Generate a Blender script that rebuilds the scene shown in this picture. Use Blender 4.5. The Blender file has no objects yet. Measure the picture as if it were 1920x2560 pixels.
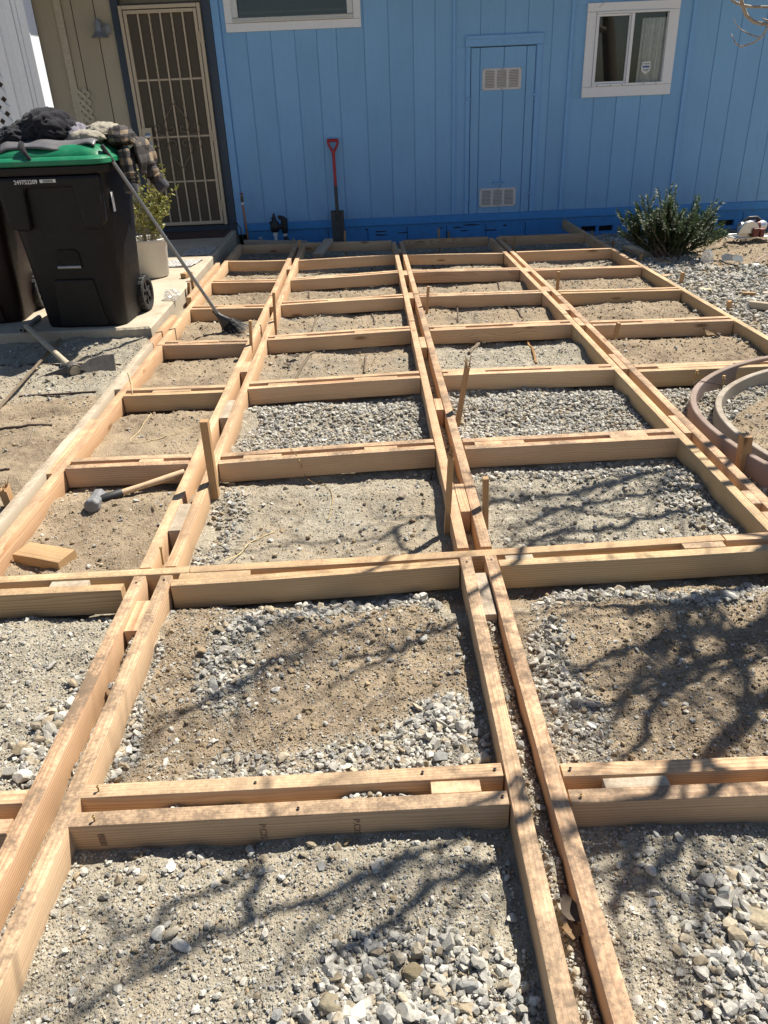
import bpy, bmesh, math, random
import numpy as np
from mathutils import Vector, Matrix, Euler

# ------------------------------------------------------------------ scene, camera, sky, sun
S = bpy.context.scene
COL = S.collection
random.seed(7)
cam_d = bpy.data.cameras.new('camera')
cam = bpy.data.objects.new('camera', cam_d)
COL.objects.link(cam)
cam_d.sensor_fit = 'HORIZONTAL'; cam_d.sensor_width = 36.0; cam_d.lens = 36.0
cam_d.clip_start = 0.05; cam_d.clip_end = 300
cam.matrix_world = Matrix((((0.998902, 0.046398, -0.006537, 0.000000), (-0.028070, 0.480854, -0.876351, 0.000000), (-0.037518, 0.875572, 0.481628, 1.330000), (0.000000, 0.000000, 0.000000, 1.000000))))
S.camera = cam

W = bpy.data.worlds.new('World'); S.world = W; W.use_nodes = True
wn = W.node_tree
sky = wn.nodes.new('ShaderNodeTexSky'); sky.sky_type = 'NISHITA'; sky.sun_disc = False
SUN = Vector((0.50, 0.45, 1.0)).normalized()
sky.sun_elevation = math.asin(SUN.z)
sky.sun_rotation = math.atan2(SUN.x, SUN.y)
sky.air_density = 1.0; sky.dust_density = 0.6; sky.ozone_density = 1.0
bg = wn.nodes['Background']; bg.inputs['Strength'].default_value = 0.051
wn.links.new(sky.outputs[0], bg.inputs['Color'])
sd = bpy.data.lights.new('sun', 'SUN'); sd.energy = 4.9; sd.angle = math.radians(0.53); sd.color = (1.0, 0.935, 0.82)
so = bpy.data.objects.new('sun', sd); COL.objects.link(so)
so.rotation_euler = SUN.to_track_quat('Z', 'Y').to_euler()
V_ = S.view_settings
V_.view_transform = 'Standard'; V_.look = 'None'; V_.exposure = 0.98; V_.gamma = 1.0; V_.use_curve_mapping = False
S.cycles.max_bounces = 6

# ------------------------------------------------------------------ helpers
def mesh_obj(name, verts, faces, mats, parent=None, smooth=False, loc=None, mi=None):
    me = bpy.data.meshes.new(name)
    me.from_pydata([tuple(v) for v in verts], [], faces)
    if not isinstance(mats, (list, tuple)): mats = [mats]
    for m in mats: me.materials.append(m)
    if mi is not None: me.polygons.foreach_set('material_index', mi)
    if smooth: me.polygons.foreach_set('use_smooth', [True] * len(me.polygons))
    me.update()
    o = bpy.data.objects.new(name, me); COL.objects.link(o)
    if parent is not None: o.parent = parent
    if loc is not None: o.location = loc
    return o

def tag(o, label=None, cat=None, group=None, kind=None):
    if label: o['label'] = label
    if cat: o['category'] = cat
    if group: o['group'] = group
    if kind: o['kind'] = kind
    return o

def thing(name, label, cat, loc=(0, 0, 0), rz=0.0, group=None):
    o = bpy.data.objects.new(name, None); COL.objects.link(o)
    o.location = loc; o.rotation_euler = (0, 0, rz); o.empty_display_size = 0.1
    return tag(o, label, cat, group)

class MB:
    """collects shapes for one mesh"""
    def __init__(s): s.v = []; s.f = []; s.m = []
    def add(s, v, f, mi=0):
        n = len(s.v); s.v += [tuple(p) for p in v]; s.f += [[i + n for i in q] for q in f]; s.m += [mi] * len(f)
        return s
    def box(s, x0, x1, y0, y1, z0, z1, mi=0, M=None):
        v = [Vector((x, y, z)) for z in (z0, z1) for y in (y0, y1) for x in (x0, x1)]
        if M is not None: v = [M @ p for p in v]
        return s.add(v, [(0, 2, 3, 1), (4, 5, 7, 6), (0, 1, 5, 4), (2, 6, 7, 3), (0, 4, 6, 2), (1, 3, 7, 5)], mi)
    def tube(s, pts, r, n=8, mi=0, cap=True):
        pts = [Vector(p) for p in pts]; k = len(pts)
        rr = r if isinstance(r, (list, tuple)) else [r] * k
        V = []; up = Vector((0, 0, 1)); prev = None
        for i, p in enumerate(pts):
            d = (pts[min(i + 1, k - 1)] - pts[max(i - 1, 0)])
            d = d.normalized() if d.length > 1e-9 else Vector((0, 0, 1))
            if prev is None:
                a = d.cross(up); a = a if a.length > 0.05 else d.cross(Vector((1, 0, 0)))
            else:
                a = prev - d * prev.dot(d)
                if a.length < 1e-6: a = d.cross(up)
            a.normalize(); b = d.cross(a); prev = a
            for j in range(n):
                t = 2 * math.pi * j / n
                V.append(p + (a * math.cos(t) + b * math.sin(t)) * rr[i])
        F = [(i * n + j, i * n + (j + 1) % n, (i + 1) * n + (j + 1) % n, (i + 1) * n + j) for i in range(k - 1) for j in range(n)]
        if cap: F += [tuple(range(n))[::-1], tuple((k - 1) * n + j for j in range(n))]
        return s.add(V, F, mi)
    def lathe(s, prof, n=24, c=(0, 0, 0), mi=0, M=None, cap=True):
        V = []
        for r, z in prof:
            for j in range(n):
                t = 2 * math.pi * j / n
                p = Vector((r * math.cos(t), r * math.sin(t), z))
                V.append((M @ p if M is not None else p) + Vector(c))
        k = len(prof)
        F = [(i * n + j, i * n + (j + 1) % n, (i + 1) * n + (j + 1) % n, (i + 1) * n + j) for i in range(k - 1) for j in range(n)]
        if cap: F += [tuple(range(n))[::-1], tuple((k - 1) * n + j for j in range(n))]
        return s.add(V, F, mi)
    def loft(s, loops, mi=0, cap0=True, cap1=True):
        n = len(loops[0]); V = [p for l in loops for p in l]; k = len(loops)
        F = [(i * n + j, i * n + (j + 1) % n, (i + 1) * n + (j + 1) % n, (i + 1) * n + j) for i in range(k - 1) for j in range(n)]
        if cap0: F.append(tuple(range(n))[::-1])
        if cap1: F.append(tuple((k - 1) * n + j for j in range(n)))
        return s.add(V, F, mi)
    def prism(s, poly, M, d, mi=0):
        """2D polygon (a,b) put through M @ (a, b, 0) and extruded to (a, b, d)"""
        n = len(poly)
        V = [M @ Vector((a, b, 0)) for a, b in poly] + [M @ Vector((a, b, d)) for a, b in poly]
        F = [tuple(range(n))[::-1], tuple(range(n, 2 * n))] + [(i, (i + 1) % n, n + (i + 1) % n, n + i) for i in range(n)]
        return s.add(V, F, mi)
    def obj(s, name, mats, parent=None, smooth=False, loc=None, bevel=0):
        o = mesh_obj(name, s.v, s.f, mats, parent, smooth, loc, s.m)
        if smooth:
            o.data.set_sharp_from_angle(angle=math.radians(40))
        if bevel:
            b = o.modifiers.new('bevel', 'BEVEL'); b.width = bevel; b.segments = 2; b.limit_method = 'ANGLE'
        return o

def rrect(w, d, r, z, n=4, cx=0, cy=0):
    """rounded rectangle loop"""
    out = []
    for sx, sy, a0 in ((1, 1, 0), (-1, 1, 90), (-1, -1, 180), (1, -1, 270)):
        for i in range(n + 1):
            t = math.radians(a0 + 90 * i / n)
            out.append((cx + sx * (w / 2 - r) + r * math.cos(t), cy + sy * (d / 2 - r) + r * math.sin(t), z))
    return out

def text_obj(name, txt, size, mat, M, parent, bold=0.0, width=None):
    c = bpy.data.curves.new(name, 'FONT'); c.body = txt; c.size = size; c.offset = bold; c.extrude = 0.0004
    c.align_x = 'CENTER'; c.align_y = 'CENTER'
    t = bpy.data.objects.new(name, c); COL.objects.link(t)
    dg = bpy.context.evaluated_depsgraph_get()
    me = bpy.data.meshes.new_from_object(t.evaluated_get(dg)); me.name = name
    bpy.data.objects.remove(t)
    if width:
        xs = [v.co.x for v in me.vertices]; k = width / (max(xs) - min(xs))
        for v in me.vertices: v.co.x *= k
    me.transform(M); me.materials.clear(); me.materials.append(mat)
    o = bpy.data.objects.new(name, me); COL.objects.link(o); o.parent = parent
    return o

# ------------------------------------------------------------------ materials
class N:
    """tiny node-graph writer"""
    def __init__(s, name):
        s.m = bpy.data.materials.new(name); s.m.use_nodes = True
        s.t = s.m.node_tree; s.b = s.t.nodes['Principled BSDF']
    def n(s, typ, **kw):
        d = s.t.nodes.new(typ)
        for k, v in kw.items():
            if k.startswith('i_'):
                s.put(d.inputs[k[2:].replace('_', ' ')], v)
            elif k == 'ins':
                for kk, vv in v.items(): s.put(d.inputs[kk], vv)
            else: setattr(d, k, v)
        return d
    def put(s, sock, v):
        if hasattr(v, 'is_linked') or hasattr(v, 'links'): s.t.links.new(v, sock)
        else: sock.default_value = v
    def math(s, op, a, b=0.0, c=0.0, clamp=False):
        d = s.t.nodes.new('ShaderNodeMath'); d.operation = op; d.use_clamp = clamp
        s.put(d.inputs[0], a); s.put(d.inputs[1], b)
        if op in ('MULTIPLY_ADD', 'SMOOTH_MIN', 'COMPARE'): s.put(d.inputs[2], c)
        return d.outputs[0]
    def noise(s, vec, scale, detail=3, rough=0.55, dist=0.0):
        d = s.n('ShaderNodeTexNoise', ins={'Scale': scale, 'Detail': detail, 'Roughness': rough, 'Distortion': dist})
        if vec is not None: s.put(d.inputs['Vector'], vec)
        return d.outputs['Fac']
    def ramp(s, fac, stops):
        d = s.t.nodes.new('ShaderNodeValToRGB'); e = d.color_ramp.elements
        while len(e) < len(stops): e.new(0.5)
        for q, (p, c) in zip(e, stops):
            q.position = p; q.color = (*c, 1) if len(c) == 3 else c
        s.put(d.inputs[0], fac); return d.outputs[0]
    def fr(s, fac, a, b, lo=0.0, hi=1.0):
        d = s.n('ShaderNodeMapRange', clamp=True); s.put(d.inputs[0], fac)
        for i, v in ((1, a), (2, b), (3, lo), (4, hi)): s.put(d.inputs[i], v)
        return d.outputs[0]
    def mix(s, f, a, b, mode='MIX'):
        d = s.t.nodes.new('ShaderNodeMix'); d.data_type = 'RGBA'; d.blend_type = mode
        s.put(d.inputs[0], f)
        for i, v in ((6, a), (7, b)):
            if isinstance(v, tuple) and len(v) == 3: v = (*v, 1)
            s.put(d.inputs[i], v)
        return d.outputs[2]
    def coord(s, what='Object'):
        return s.t.nodes.new('ShaderNodeTexCoord').outputs[what]
    def scale(s, vec, sc, loc=None):
        d = s.t.nodes.new('ShaderNodeMapping'); d.inputs['Scale'].default_value = sc
        s.put(d.inputs['Vector'], vec)
        if loc is not None: s.put(d.inputs['Location'], loc)
        return d.outputs[0]
    def bump(s, h, strength=0.4, dist=0.01):
        d = s.n('ShaderNodeBump', ins={'Strength': strength, 'Distance': dist}); s.put(d.inputs['Height'], h)
        s.t.links.new(d.outputs[0], s.b.inputs['Normal']); return d
    def out(s, col=None, rough=None, **kw):
        if col is not None:
            if isinstance(col, tuple) and len(col) == 3: col = (*col, 1)
            s.put(s.b.inputs['Base Color'], col)
        if rough is not None: s.put(s.b.inputs['Roughness'], rough)
        for k, v in kw.items(): s.put(s.b.inputs[k.replace('_', ' ')], v)
        return s.m

def plain(name, col, rough=0.6, var=0.12, scale=30, bump=0.0, dirt=None, **kw):
    g = N(name); co = g.coord()
    f = g.noise(co, scale, 4)
    c = g.mix(g.fr(f, 0.3, 0.7), tuple(x * (1 - var) for x in col), tuple(min(1, x * (1 + var)) for x in col))
    if dirt:
        d = g.noise(co, 6, 6, 0.7)
        c = g.mix(g.fr(d, 0.5, 0.75, 0, dirt[1]), c, dirt[0])
    if bump: g.bump(f, bump, 0.004)
    return g.out(c, g.fr(f, 0.2, 0.8, max(0.02, rough - 0.08), min(1, rough + 0.1)), **kw)

def wood(name, lightc, darkc, ring=0.0075, dirt=0.6, dirtc=(0.17, 0.12, 0.08), hue=0.8, contrast=0.85, knots=0.8, grey=0.0, rough=0.72):
    """sawn softwood: rings round a pith that runs along the board's own length (local x)"""
    g = N(name); co = g.coord('Object')
    oi = g.t.nodes.new('ShaderNodeObjectInfo'); rnd = oi.outputs['Random']
    r2 = g.math('FRACT', g.math('MULTIPLY', rnd, 37.7)); r3 = g.math('FRACT', g.math('MULTIPLY', rnd, 91.3))
    off = g.n('ShaderNodeCombineXYZ', ins={0: g.math('MULTIPLY', rnd, 40.0), 1: g.math('MULTIPLY_ADD', r2, 0.16, -0.08), 2: g.math('MULTIPLY_ADD', r3, -0.12, -0.03)}).outputs[0]
    p = g.n('ShaderNodeVectorMath', operation='ADD', ins={0: co, 1: off}).outputs[0]
    sx = g.n('ShaderNodeSeparateXYZ', ins={0: p})
    wob = g.noise(g.scale(p, (0.9, 3, 3)), 1.0, 3, 0.5)
    # knots: stretched cells
    kv = g.n('ShaderNodeTexVoronoi', feature='F1', ins={'Vector': g.scale(p, (2.1, 7.5, 7.5)), 'Scale': 1.0, 'Randomness': 1.0})
    kd = kv.outputs['Distance']
    kn = g.fr(kd, 0.05, 0.115, 1.0, 0.0)
    swirl = g.fr(kd, 0.0, 0.38, 1.0, 0.0)
    yy = g.math('ADD', sx.outputs[1], g.math('MULTIPLY_ADD', wob, 0.07, -0.035))
    rr = g.math('SQRT', g.math('ADD', g.math('MULTIPLY', yy, yy), g.math('MULTIPLY', sx.outputs[2], sx.outputs[2])))
    rr = g.math('ADD', g.math('ADD', rr, g.math('MULTIPLY', swirl, 0.018)), g.math('MULTIPLY', g.noise(g.scale(p, (1.2, 28, 28)), 1.0, 2, 0.5), 0.016))
    fr = g.math('FRACT', g.math('DIVIDE', rr, ring))
    late = g.math('POWER', fr, 3.0)
    fib = g.noise(g.scale(p, (5, 220, 220)), 1.0, 2, 0.6)
    blot = g.noise(g.scale(p, (1.6, 9, 9)), 1.0, 3, 0.5)
    f = g.math('ADD', g.math('MULTIPLY', late, g.math('MULTIPLY', contrast, g.fr(blot, 0.3, 0.65, 0.45, 1.15))), g.math('MULTIPLY_ADD', fib, 0.5, -0.2), clamp=True)
    c = g.mix(f, lightc, darkc)
    # board to board hue: pinkish / yellowish
    hu = g.mix(r2, (1.04, 0.94, 0.89), (1.0, 1.0, 0.97))
    c = g.mix(hue, c, g.mix(1.0, c, hu, 'MULTIPLY'))
    bv = g.fr(r3, 0.0, 1.0, 0.86, 1.06); c = g.mix(1.0, c, g.n('ShaderNodeCombineColor', ins={0: bv, 1: bv, 2: bv}).outputs[0], 'MULTIPLY')
    c = g.mix(g.fr(blot, 0.35, 0.7, 0, 0.35), c, g.mix(1.0, c, (0.86, 0.74, 0.62), 'MULTIPLY'))
    c = g.mix(g.math('MULTIPLY', kn, knots), c, (darkc[0] * 0.42, darkc[1] * 0.34, darkc[2] * 0.3))
    if grey: c = g.mix(grey, c, g.mix(fib, (0.36, 0.34, 0.30), (0.58, 0.55, 0.49)))
    # trodden dirt: lies on upward faces, own shape
    geo = g.t.nodes.new('ShaderNodeNewGeometry')
    up = g.n('ShaderNodeSeparateXYZ', ins={0: geo.outputs['True Normal']}).outputs[2]
    gw = geo.outputs['Position']
    d1 = g.noise(gw, 5.5, 5, 0.72); d2 = g.noise(gw, 90, 3, 0.7)
    dm = g.math('MULTIPLY', g.fr(g.math('MULTIPLY_ADD', d2, 0.5, d1), 0.60, 0.88, 0, 1), g.fr(up, 0.3, 0.8, 0.12, 1.0))
    c = g.mix(g.math('MULTIPLY', dm, dirt), c, dirtc)
    sp = g.fr(g.noise(gw, 240, 1, 0.5), 0.68, 0.74, 0, 0.55)
    c = g.mix(g.math('MULTIPLY', sp, g.math('MULTIPLY', dirt, g.fr(up, 0.3, 0.8, 0.2, 1.0))), c, (0.07, 0.045, 0.03))
    g.bump(g.math('ADD', g.math('MULTIPLY', fib, 0.6), g.math('MULTIPLY', d2, 0.4)), 0.25, 0.0012)
    return g.out(c, rough, Specular_IOR_Level=0.25)

M_FIR = wood('fresh_fir', (0.645, 0.468, 0.30), (0.39, 0.215, 0.11))
M_FIRP = wood('pink_fir', (0.60, 0.44, 0.29), (0.36, 0.205, 0.11), dirt=0.95)
M_FIRY = wood('yellow_fir', (0.575, 0.435, 0.265), (0.345, 0.215, 0.10), dirt=0.6)
M_OLD = wood('weathered_fir', (0.50, 0.415, 0.29), (0.31, 0.235, 0.145), grey=0.35, dirt=0.6, hue=0.2)
M_STAKE = wood('stake_wood', (0.44, 0.30, 0.165), (0.27, 0.16, 0.075), ring=0.006, dirt=0.3)
M_GREYW = wood('grey_board', (0.42, 0.36, 0.28), (0.27, 0.21, 0.15), grey=0.35, dirt=0.4)  # greyer and darker board wood
M_ENDG = M_FIR
M_STAMP = plain('stamp_ink', (0.23, 0.14, 0.09), 0.8)
M_STAMPO = plain('orange_crayon', (0.42, 0.16, 0.05), 0.8)
M_SCREW = plain('brass_screw', (0.30, 0.21, 0.09), 0.5, Metallic=0.7)
M_SCREWD = plain('dark_screw', (0.05, 0.04, 0.035), 0.5, Metallic=0.5)

# ------------------------------------------------------------------ noise and the lie of the land
def _h(ix, iy, s):
    n = (ix.astype(np.int64) * 374761393 + iy.astype(np.int64) * 668265263 + s * 974634777) & 0x7fffffff
    n = ((n ^ (n >> 13)) * 1274126177) & 0x7fffffff
    n = (n ^ (n >> 16)) & 0xffff
    return n / 65535.0
def vn(x, y, s=0):
    ix = np.floor(x); iy = np.floor(y); fx = x - ix; fy = y - iy
    fx = fx * fx * fx * (fx * (fx * 6 - 15) + 10); fy = fy * fy * fy * (fy * (fy * 6 - 15) + 10)
    a = _h(ix, iy, s); b = _h(ix + 1, iy, s); c = _h(ix, iy + 1, s); d = _h(ix + 1, iy + 1, s)
    return (a + (b - a) * fx) * (1 - fy) + (c + (d - c) * fx) * fy
def fbm(x, y, s=0, o=4, r=0.5):
    t = 0; a = 1; n = 0
    for i in range(o):
        t = t + a * vn(x * 2 ** i + 17.3 * i, y * 2 ** i - 9.1 * i, s + i); n += a; a *= r
    return t / n

PX = [(-1.395, -1.27), (-0.80, -0.62), (0.25, 0.37), (1.24, 1.385), (2.19, 2.25)]   # the five pairs of rails, x extents
RY = [8.06, 7.2, 6.44, 5.58, 4.71, 3.83, 2.93, 2.06, 1.14, 0.2]                        # the cross rails, y
# per bay (column, row below that cross rail): brown dirt 0..1, gravel cover 0..1, stone size factor
BAY = {
 'a': [(.45,.2,1),(.75,.15,1),(.85,.15,1),(.8,.12,1),(.9,.1,1),(.95,.06,1),(.9,.12,1),(.25,.26,1),(.3,.25,1)],
 'b': [(.3,.3,1),(.45,.2,1),(.7,.18,1),(.6,.2,1),(.6,.16,1),(.05,.78,1),(.42,.15,1),(.72,.26,1.1),(.3,.27,1.1)],
 'c': [(.3,.3,1),(.6,.15,1),(.65,.12,1),(.65,.14,1),(.2,.5,.8),(.02,.95,1.05),(.15,.4,1),(.78,.24,1),(.15,.30,1.15)],
 'd': [(.3,.3,1),(.5,.3,1),(.75,.3,1),(.85,.22,1),(.85,.2,1),(.25,.75,1),(.3,.6,1),(.3,.6,1),(.2,.7,1)],
}
def cover(x, y):
    """brown, gravel, size factor at points"""
    j1 = (fbm(x * 3.1, y * 3.1, 50) - .5) * 0.16; j2 = (fbm(x * 3.1, y * 3.1, 60) - .5) * 0.30
    xx = x + j1; yy = y + j2
    br = np.full(x.shape, .3); gr = np.full(x.shape, .6); sz = np.ones(x.shape)
    cols = [('a', -1.335, -.71), ('b', -.71, .31), ('c', .31, 1.315), ('d', 1.315, 2.22)]
    for k, x0, x1 in cols:
        for i in range(9):
            m = (xx >= x0) & (xx < x1) & (yy <= RY[i] + .03) & (yy > RY[i + 1] + .03)
            br[m], gr[m], sz[m] = BAY[k][i]
    m = xx < -1.335
    br[m] = .72; gr[m] = .10
    m2 = m & (yy > 4.0); br[m2] = .35; gr[m2] = .42
    m2 = m & (yy < 2.0); br[m2] = .25; gr[m2] = .45
    m = xx > 2.22
    br[m] = .12; gr[m] = .95; sz[m] = 1.15
    m2 = m & (yy > 6.55) & (xx > 2.95); br[m2] = .85; gr[m2] = .22; sz[m2] = 1
    m2 = m & (yy < 5.0); br[m2] = .5; gr[m2] = .5; sz[m2] = 1.2
    # planting bed inside the curved forms
    bed = ((x - 2.75) / 1.2) ** 2 + ((y - 2.95) / .82) ** 2 < 1
    br[bed] = .8; gr[bed] = .3; sz[bed] = 1
    # drifts of stones
    def blob(cx, cy, rx, ry, g, b=None, s=None):
        w = np.clip(1.25 - ((xx - cx) / rx) ** 2 - ((yy - cy) / ry) ** 2, 0, 1)
        gr[:] = gr + (g - gr) * w
        if b is not None: br[:] = br + (b - br) * w
        if s is not None: sz[:] = sz + (s - sz) * w
    blob(.0, .76, .32, .13, .97, .1, 1.15); blob(-.05, .65, .5, .10, 1.0, .1, 1.3)
    blob(.80, .80, .30, .19, 1.0, .06, 1.25); blob(.9, .66, .42, .13, 1.0, .06, 1.4)
    blob(-.35, 1.0, .18, .09, .3, .3); blob(.15, 1.33, .16, .2, .85, .25, 1.1); blob(-.25, 1.30, .3, .09, .7, .4, 1.0)
    blob(-.05, 1.93, .4, .08, .95, .2, 1.15); blob(-.45, 1.75, .1, .22, .7, .3, 1.1); blob(.45, 1.55, .10, .35, .8, .3, 1.0)
    blob(.85, 1.95, .5, .06, .8, .3, 1.1); blob(-.18, 1.55, .25, .14, .12, .9); blob(.8, 1.6, .3, .2, .15, .85)
    blob(-.7, 1.5, .05, .6, .95, .15, 1.1); blob(.31, 1.4, .035, .8, .6, .2, 1.0)
    blob(-.25, 1.172, .35, .04, .95, .2, .9); blob(-.86, 1.45, .06, .3, .9, .1, 1.3); blob(.8, 2.82, .5, .1, .9, .1, 1.0); blob(1.2, 2.5, .08, .5, .9, .1, 1.1)
    blob(-.6, 2.5, .1, .4, .65, .3, 1.0); blob(-.1, 3.72, .45, .1, .95, .05, 1.1); blob(-.7, 3.0, .04, .9, .4)
    blob(-1.75, 4.85, .5, .10, .7, .25, 1.1); blob(-1.9, 3.4, .5, .7, .04, .92)
    return np.clip(br, 0, 1), np.clip(gr, 0, 1), sz

def gz(x, y):
    """height of the bare ground (board tops are z = 0)"""
    x = np.asarray(x, float); y = np.asarray(y, float)
    z = -0.094 - 0.047 * np.clip(y - 6.6, 0, 2.4) + 0.004
    z = z + (fbm(x * 2.2, y * 2.2, 1, 3) - .5) * .040 + (fbm(x * 9, y * 9, 5, 4, .6) - .5) * .034 + (fbm(x * 34, y * 34, 9, 3, .65) - .5) * .013
    # soil banked against the far side of each cross rail, hollow in front of it
    for r in RY[1:8]:
        z = z + .022 * np.exp(-((y - (r - .20 + .05 * (vn(x * 3, y * 0, 33) - .5))) / .11) ** 2) - .020 * np.exp(-((y - (r - .03)) / .05) ** 2)
    z = z + .07 * np.exp(-(((x - 3.6) / .6) ** 2 + ((y - 7.75) / .45) ** 2))
    nearw = np.clip((2.0 - y) / .15, 0, 1)
    for c0, c1 in ((-.728, .021), (.312, -.006)):
        xc_ = c0 + c1 * (y - 1.5) * .5
        z = z + nearw * .034 * np.exp(-((x - xc_) / .021) ** 4)
    z = z + .042 * np.exp(-((y - 1.1725) / .019) ** 4) * np.clip((.08 - np.abs(np.abs(x + .22) - .2)) / .05 + 1, 0, 1) * ((x > -.56) & (x < .06))
    z = np.where(x < -1.43, z + .055 * np.exp(-((y - 4.97) / .2) ** 2), z)
    z = np.where(x < -1.45, z + .012, z)
    z = np.where((y < 1.9), z + .012, z)
    z = np.where((x < -1.33) & (y > 4.98), np.minimum(z, -.03), z)
    return z
def gz1(x, y): return float(gz(np.array([x]), np.array([y]))[0])

# ------------------------------------------------------------------ ground sheet
def ground_mat():
    g = N('dirt_and_gravel'); geo = g.t.nodes.new('ShaderNodeNewGeometry'); P = geo.outputs['Position']
    at = g.n('ShaderNodeAttribute', attribute_name='cover')
    sp = g.n('ShaderNodeSeparateColor', ins={0: at.outputs['Color']})
    br, gr = sp.outputs[0], sp.outputs[1]
    n1 = g.noise(P, 4.0, 5, 0.6); n2 = g.noise(P, 28, 5, 0.65); n3 = g.noise(P, 170, 3, 0.6)
    grey = g.mix(g.fr(n2, 0.3, 0.7), (0.26, 0.232, 0.18), (0.46, 0.418, 0.335))
    brown = g.mix(g.fr(n2, 0.3, 0.7), (0.18, 0.136, 0.092), (0.34, 0.27, 0.195))
    brown = g.mix(g.fr(n1, 0.4, 0.62), brown, (0.37, 0.295, 0.205))
    m = g.fr(g.math('ADD', br, g.math('MULTIPLY_ADD', n1, 0.9, -0.45)), 0.3, 0.7)
    c = g.mix(m, grey, brown)
    c = g.mix(g.fr(g.noise(P, 9, 4, 0.7), 0.6, 0.8, 0, 0.4), c, (0.15, 0.11, 0.075))
    # grit too small to be modelled stone by stone
    v = g.n('ShaderNodeTexVoronoi', feature='F1', ins={'Vector': P, 'Scale': 210.0, 'Randomness': 1.0})
    vc = g.n('ShaderNodeSeparateColor', ins={0: v.outputs['Color']})
    gm = g.math('MULTIPLY', g.fr(v.outputs['Distance'], 0.2, 0.42, 1, 0), g.fr(vc.outputs[0], 0.45, 0.55, 0, 1))
    gm = g.math('MULTIPLY', gm, g.fr(g.math('ADD', gr, n2), 0.55, 1.2, 0.25, 0.9))
    gc = g.mix(vc.outputs[1], (0.17, 0.155, 0.13), (0.52, 0.50, 0.455))
    c = g.mix(gm, c, gc)
    c = g.mix(g.fr(n3, 0.3, 0.7, 0.0, 0.35), c, g.mix(1.0, c, (0.6, 0.57, 0.53), 'MULTIPLY'))
    h = g.math('ADD', g.math('MULTIPLY', n2, 1.2), g.math('ADD', g.math('MULTIPLY', n3, 0.5), g.math('MULTIPLY', gm, 0.5)))
    g.bump(h, 1.0, 0.014)
    return g.out(c, 0.95, Specular_IOR_Level=0.1)
M_GROUND = ground_mat()

def build_ground():
    def axis(lo, hi, a, b, st, far):
        core = np.arange(a, b, st)
        left = a - np.geomspace(st, a - lo, 18)[::-1]; right = b + np.geomspace(st, hi - b, 18)
        return np.concatenate([left, core, right])
    xs = axis(-60, 60, -2.6, 4.5, .0145, 0); ys = np.concatenate([axis(-60, 80, .45, 3.2, .011, 0)])
    ys = np.concatenate([ys[ys < 3.2], np.arange(3.2, 9.1, .0165), 9.1 + np.geomspace(.02, 75, 18)])
    X, Y = np.meshgrid(xs, ys)
    x = X.ravel(); y = Y.ravel()
    Z = gz(x, y)
    far = np.clip((np.hypot(x - .8, y - 4.6) - 8) / 10, 0, 1)
    Z = Z * (1 - far) - .12 * far
    br, gr, _ = cover(x, y)
    nx, ny = len(xs), len(ys)
    i = np.arange(nx * ny).reshape(ny, nx)
    q = np.stack([i[:-1, :-1], i[:-1, 1:], i[1:, 1:], i[1:, :-1]], -1).reshape(-1, 4)
    me = bpy.data.meshes.new('ground')
    me.vertices.add(len(x)); me.vertices.foreach_set('co', np.stack([x, y, Z], 1).ravel().astype(np.float32))
    me.loops.add(q.size); me.loops.foreach_set('vertex_index', q.ravel().astype(np.int32))
    me.polygons.add(len(q)); me.polygons.foreach_set('loop_start', (np.arange(len(q)) * 4).astype(np.int32))
    me.polygons.foreach_set('use_smooth', np.ones(len(q), bool))
    a = me.color_attributes.new('cover', 'FLOAT_COLOR', 'POINT')
    a.data.foreach_set('color', np.stack([br, gr, br * 0, br * 0 + 1], 1).ravel().astype(np.float32))
    me.materials.append(M_GROUND); me.update(); me.validate()
    o = bpy.data.objects.new('ground', me); COL.objects.link(o)
    tag(o, 'trodden brown dirt and grey gravel ground of the front yard', None, None, 'structure')
build_ground()

# ------------------------------------------------------------------ the nailed timber formwork
T, HB = 0.038, 0.089
FOOT = []            # footprints (x0,x1,y0,y1) that keep stones out
def plank_mesh(L, t=T, h=HB, seed=0, bow=0.004, r=0.0028, top=0.0):
    """board along local x, centred; rounded arrises, a little bow, end faces"""
    rs = random.Random(seed); n = max(2, int(L / 0.28)); loops = []
    a, b = rs.uniform(-bow, bow), rs.uniform(-bow, bow) * .6
    sec = []
    for sx, sy in ((-1, -1), (1, -1), (1, 1), (-1, 1)):
        y, z = sx * t / 2, sy * h / 2
        o = [(y - sx * r, z), (y - sx * r * .3, z - sy * r * .3), (y, z - sy * r)]
        if (sx * sy) > 0: o = o[::-1] if sx < 0 else o[::-1]
        sec.append(o)
    # order counter-clockwise
    pts = sorted([p for o in sec for p in o], key=lambda p: math.atan2(p[1] / h, p[0] / t))
    for i in range(n + 1):
        u = i / n; x = (u - .5) * L; w = 4 * u * (1 - u)
        loops.append([(x, y + a * w, z + b * w) for y, z in pts])
    m = MB(); m.loft(loops)
    return m

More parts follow.
